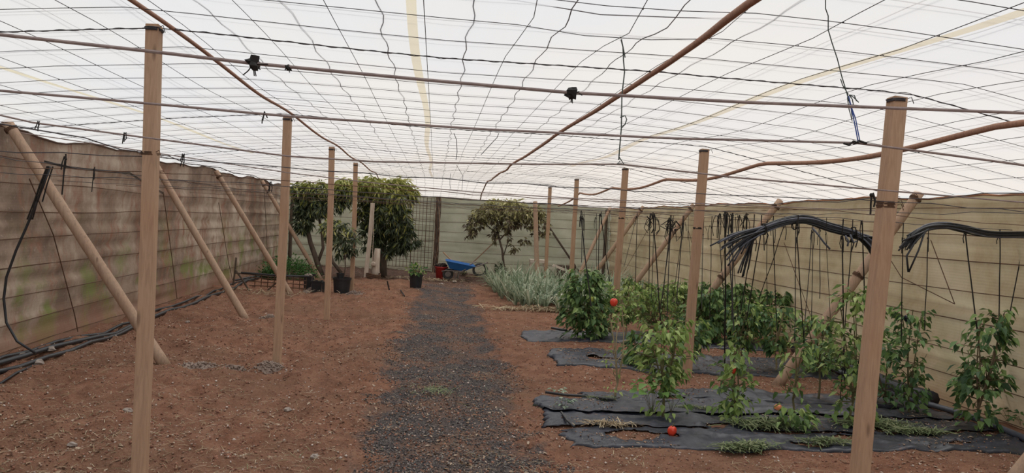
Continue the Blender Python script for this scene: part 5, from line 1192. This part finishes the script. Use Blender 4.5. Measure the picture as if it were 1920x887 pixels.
# bench / box by the far right post
y_ = 20.9
root = empty('bench', tuple(H(1008, 506, y_)), 'pale low bench frame standing at the back of the leek bed', 'bench'); a, c = H(993, 486, y_), H(1023, 487, y_)
MB().box(a.x, c.x, y_ - .15, y_ + .15, a.z - .09, a.z).build('seat', M['board'], root)
for q in (0, 1):
    p = [H(997, 487, y_), H(1020, 489, y_)][q]; MB().tube([p + Vector((0, -.1, -.03)), Vector((p.x + (-.12 if q == 0 else .05), y_ - .1, gz(p.x, y_)))], .03, 4, square=True).build('leg', M['board'], root); MB().tube([p + Vector((0, .1, -.03)), Vector((p.x + (-.12 if q == 0 else .05), y_ + .1, gz(p.x, y_)))], .03, 4, square=True).build('leg', M['board'], root)
p, q = H(1037, 497, y_ - .5), H(1066, 509, y_ - .5); b = MB(); b.tube([p, q], .05, 4, square=True); b.tube([Vector((p.x + .03, p.y, gz(p.x, p.y))), p], .03, 4, square=True); b.tube([Vector((q.x - .03, q.y, gz(q.x, q.y))), q], .03, 4, square=True)
tag(b.build('slanting_plank', M['board'], origin=p), 'pale plank propped at a slant behind the leeks, right of the bench', 'plank')
y_ = 20.3; bx0 = H(1046, 500, y_ + .9); b = MB(); b.box(bx0.x, bx0.x + .5, y_ + .8, y_ + 1.1, gz(bx0.x, y_ + .9) - .01, .38); tag(b.build('wooden_crate', M['bark'], origin=(bx0.x + .25, y_ + .95, 0)), 'dark brown crate behind the leeks against the far wall', 'crate')
# rusty mesh panel and sticks in the left back corner
gm = G(500, 545); root = empty('wire_grid', (gm.x, gm.y, gz(gm.x, gm.y)), 'rusty wire mesh panel lying on stones below the herb patch', 'mesh panel')
for i in range(9): x = gm.x - .25 + i * .12; MB().tube([(x, gm.y + .1, .04 + .0 * i), (x, gm.y + .12, .3)], .008, 4).build('upright_bar', M['rust'], root)
for i in range(4): MB().tube([(gm.x - .35, gm.y + .1, .08 + i * .075), (gm.x + .72, gm.y + .1, .06 + i * .075)], .009, 4).build('cross_bar', M['rust'], root)
MB().tube([(gm.x - .5, gm.y + .05, .32), (gm.x + .2, gm.y, .3), (gm.x + .76, gm.y + .1, .30)], .02, 6).build('rail', M['hose'], root)
ym = G(440, 540).y
for pts_, lab in [([(443,483),(441,505),(437,535)], 'upright dark stick by the left wall'), ([(441,505),(458,530),(472,553)], 'dark stick leaning right from the left wall corner'), ([(498,548),(512,535),(522,528)], 'short dark stick propped on the mesh panel')]:
    line('dead_stick', [H(a, c, ym) for a, c in pts_], .018, lab, 'bark', 'stick')
line('long_branch', [H(442,512,ym), H(470,514,ym), H(505,518,ym+.2), H(560,520,ym+.6)], .016, 'long thin branch lying across the mesh panel', 'bark', 'stick')
heap(510, 552, 1.3, .5, .05, 260, 'pale dry leaves and scraps below the mesh panel', 'straw', .05, 'dry_scraps', 'plant debris')
heap(800, 524, 1.6, .5, .03, 420, 'pale dry scraps scattered before the far wall gate', 'straw', .06, 'dry_scraps', 'plant debris')
heap(818, 735, .35, .35, .01, 160, 'small patch of green trimmings in the middle of the gravel path', 'grasscut', .03, 'leaf_trimmings', 'plant debris')
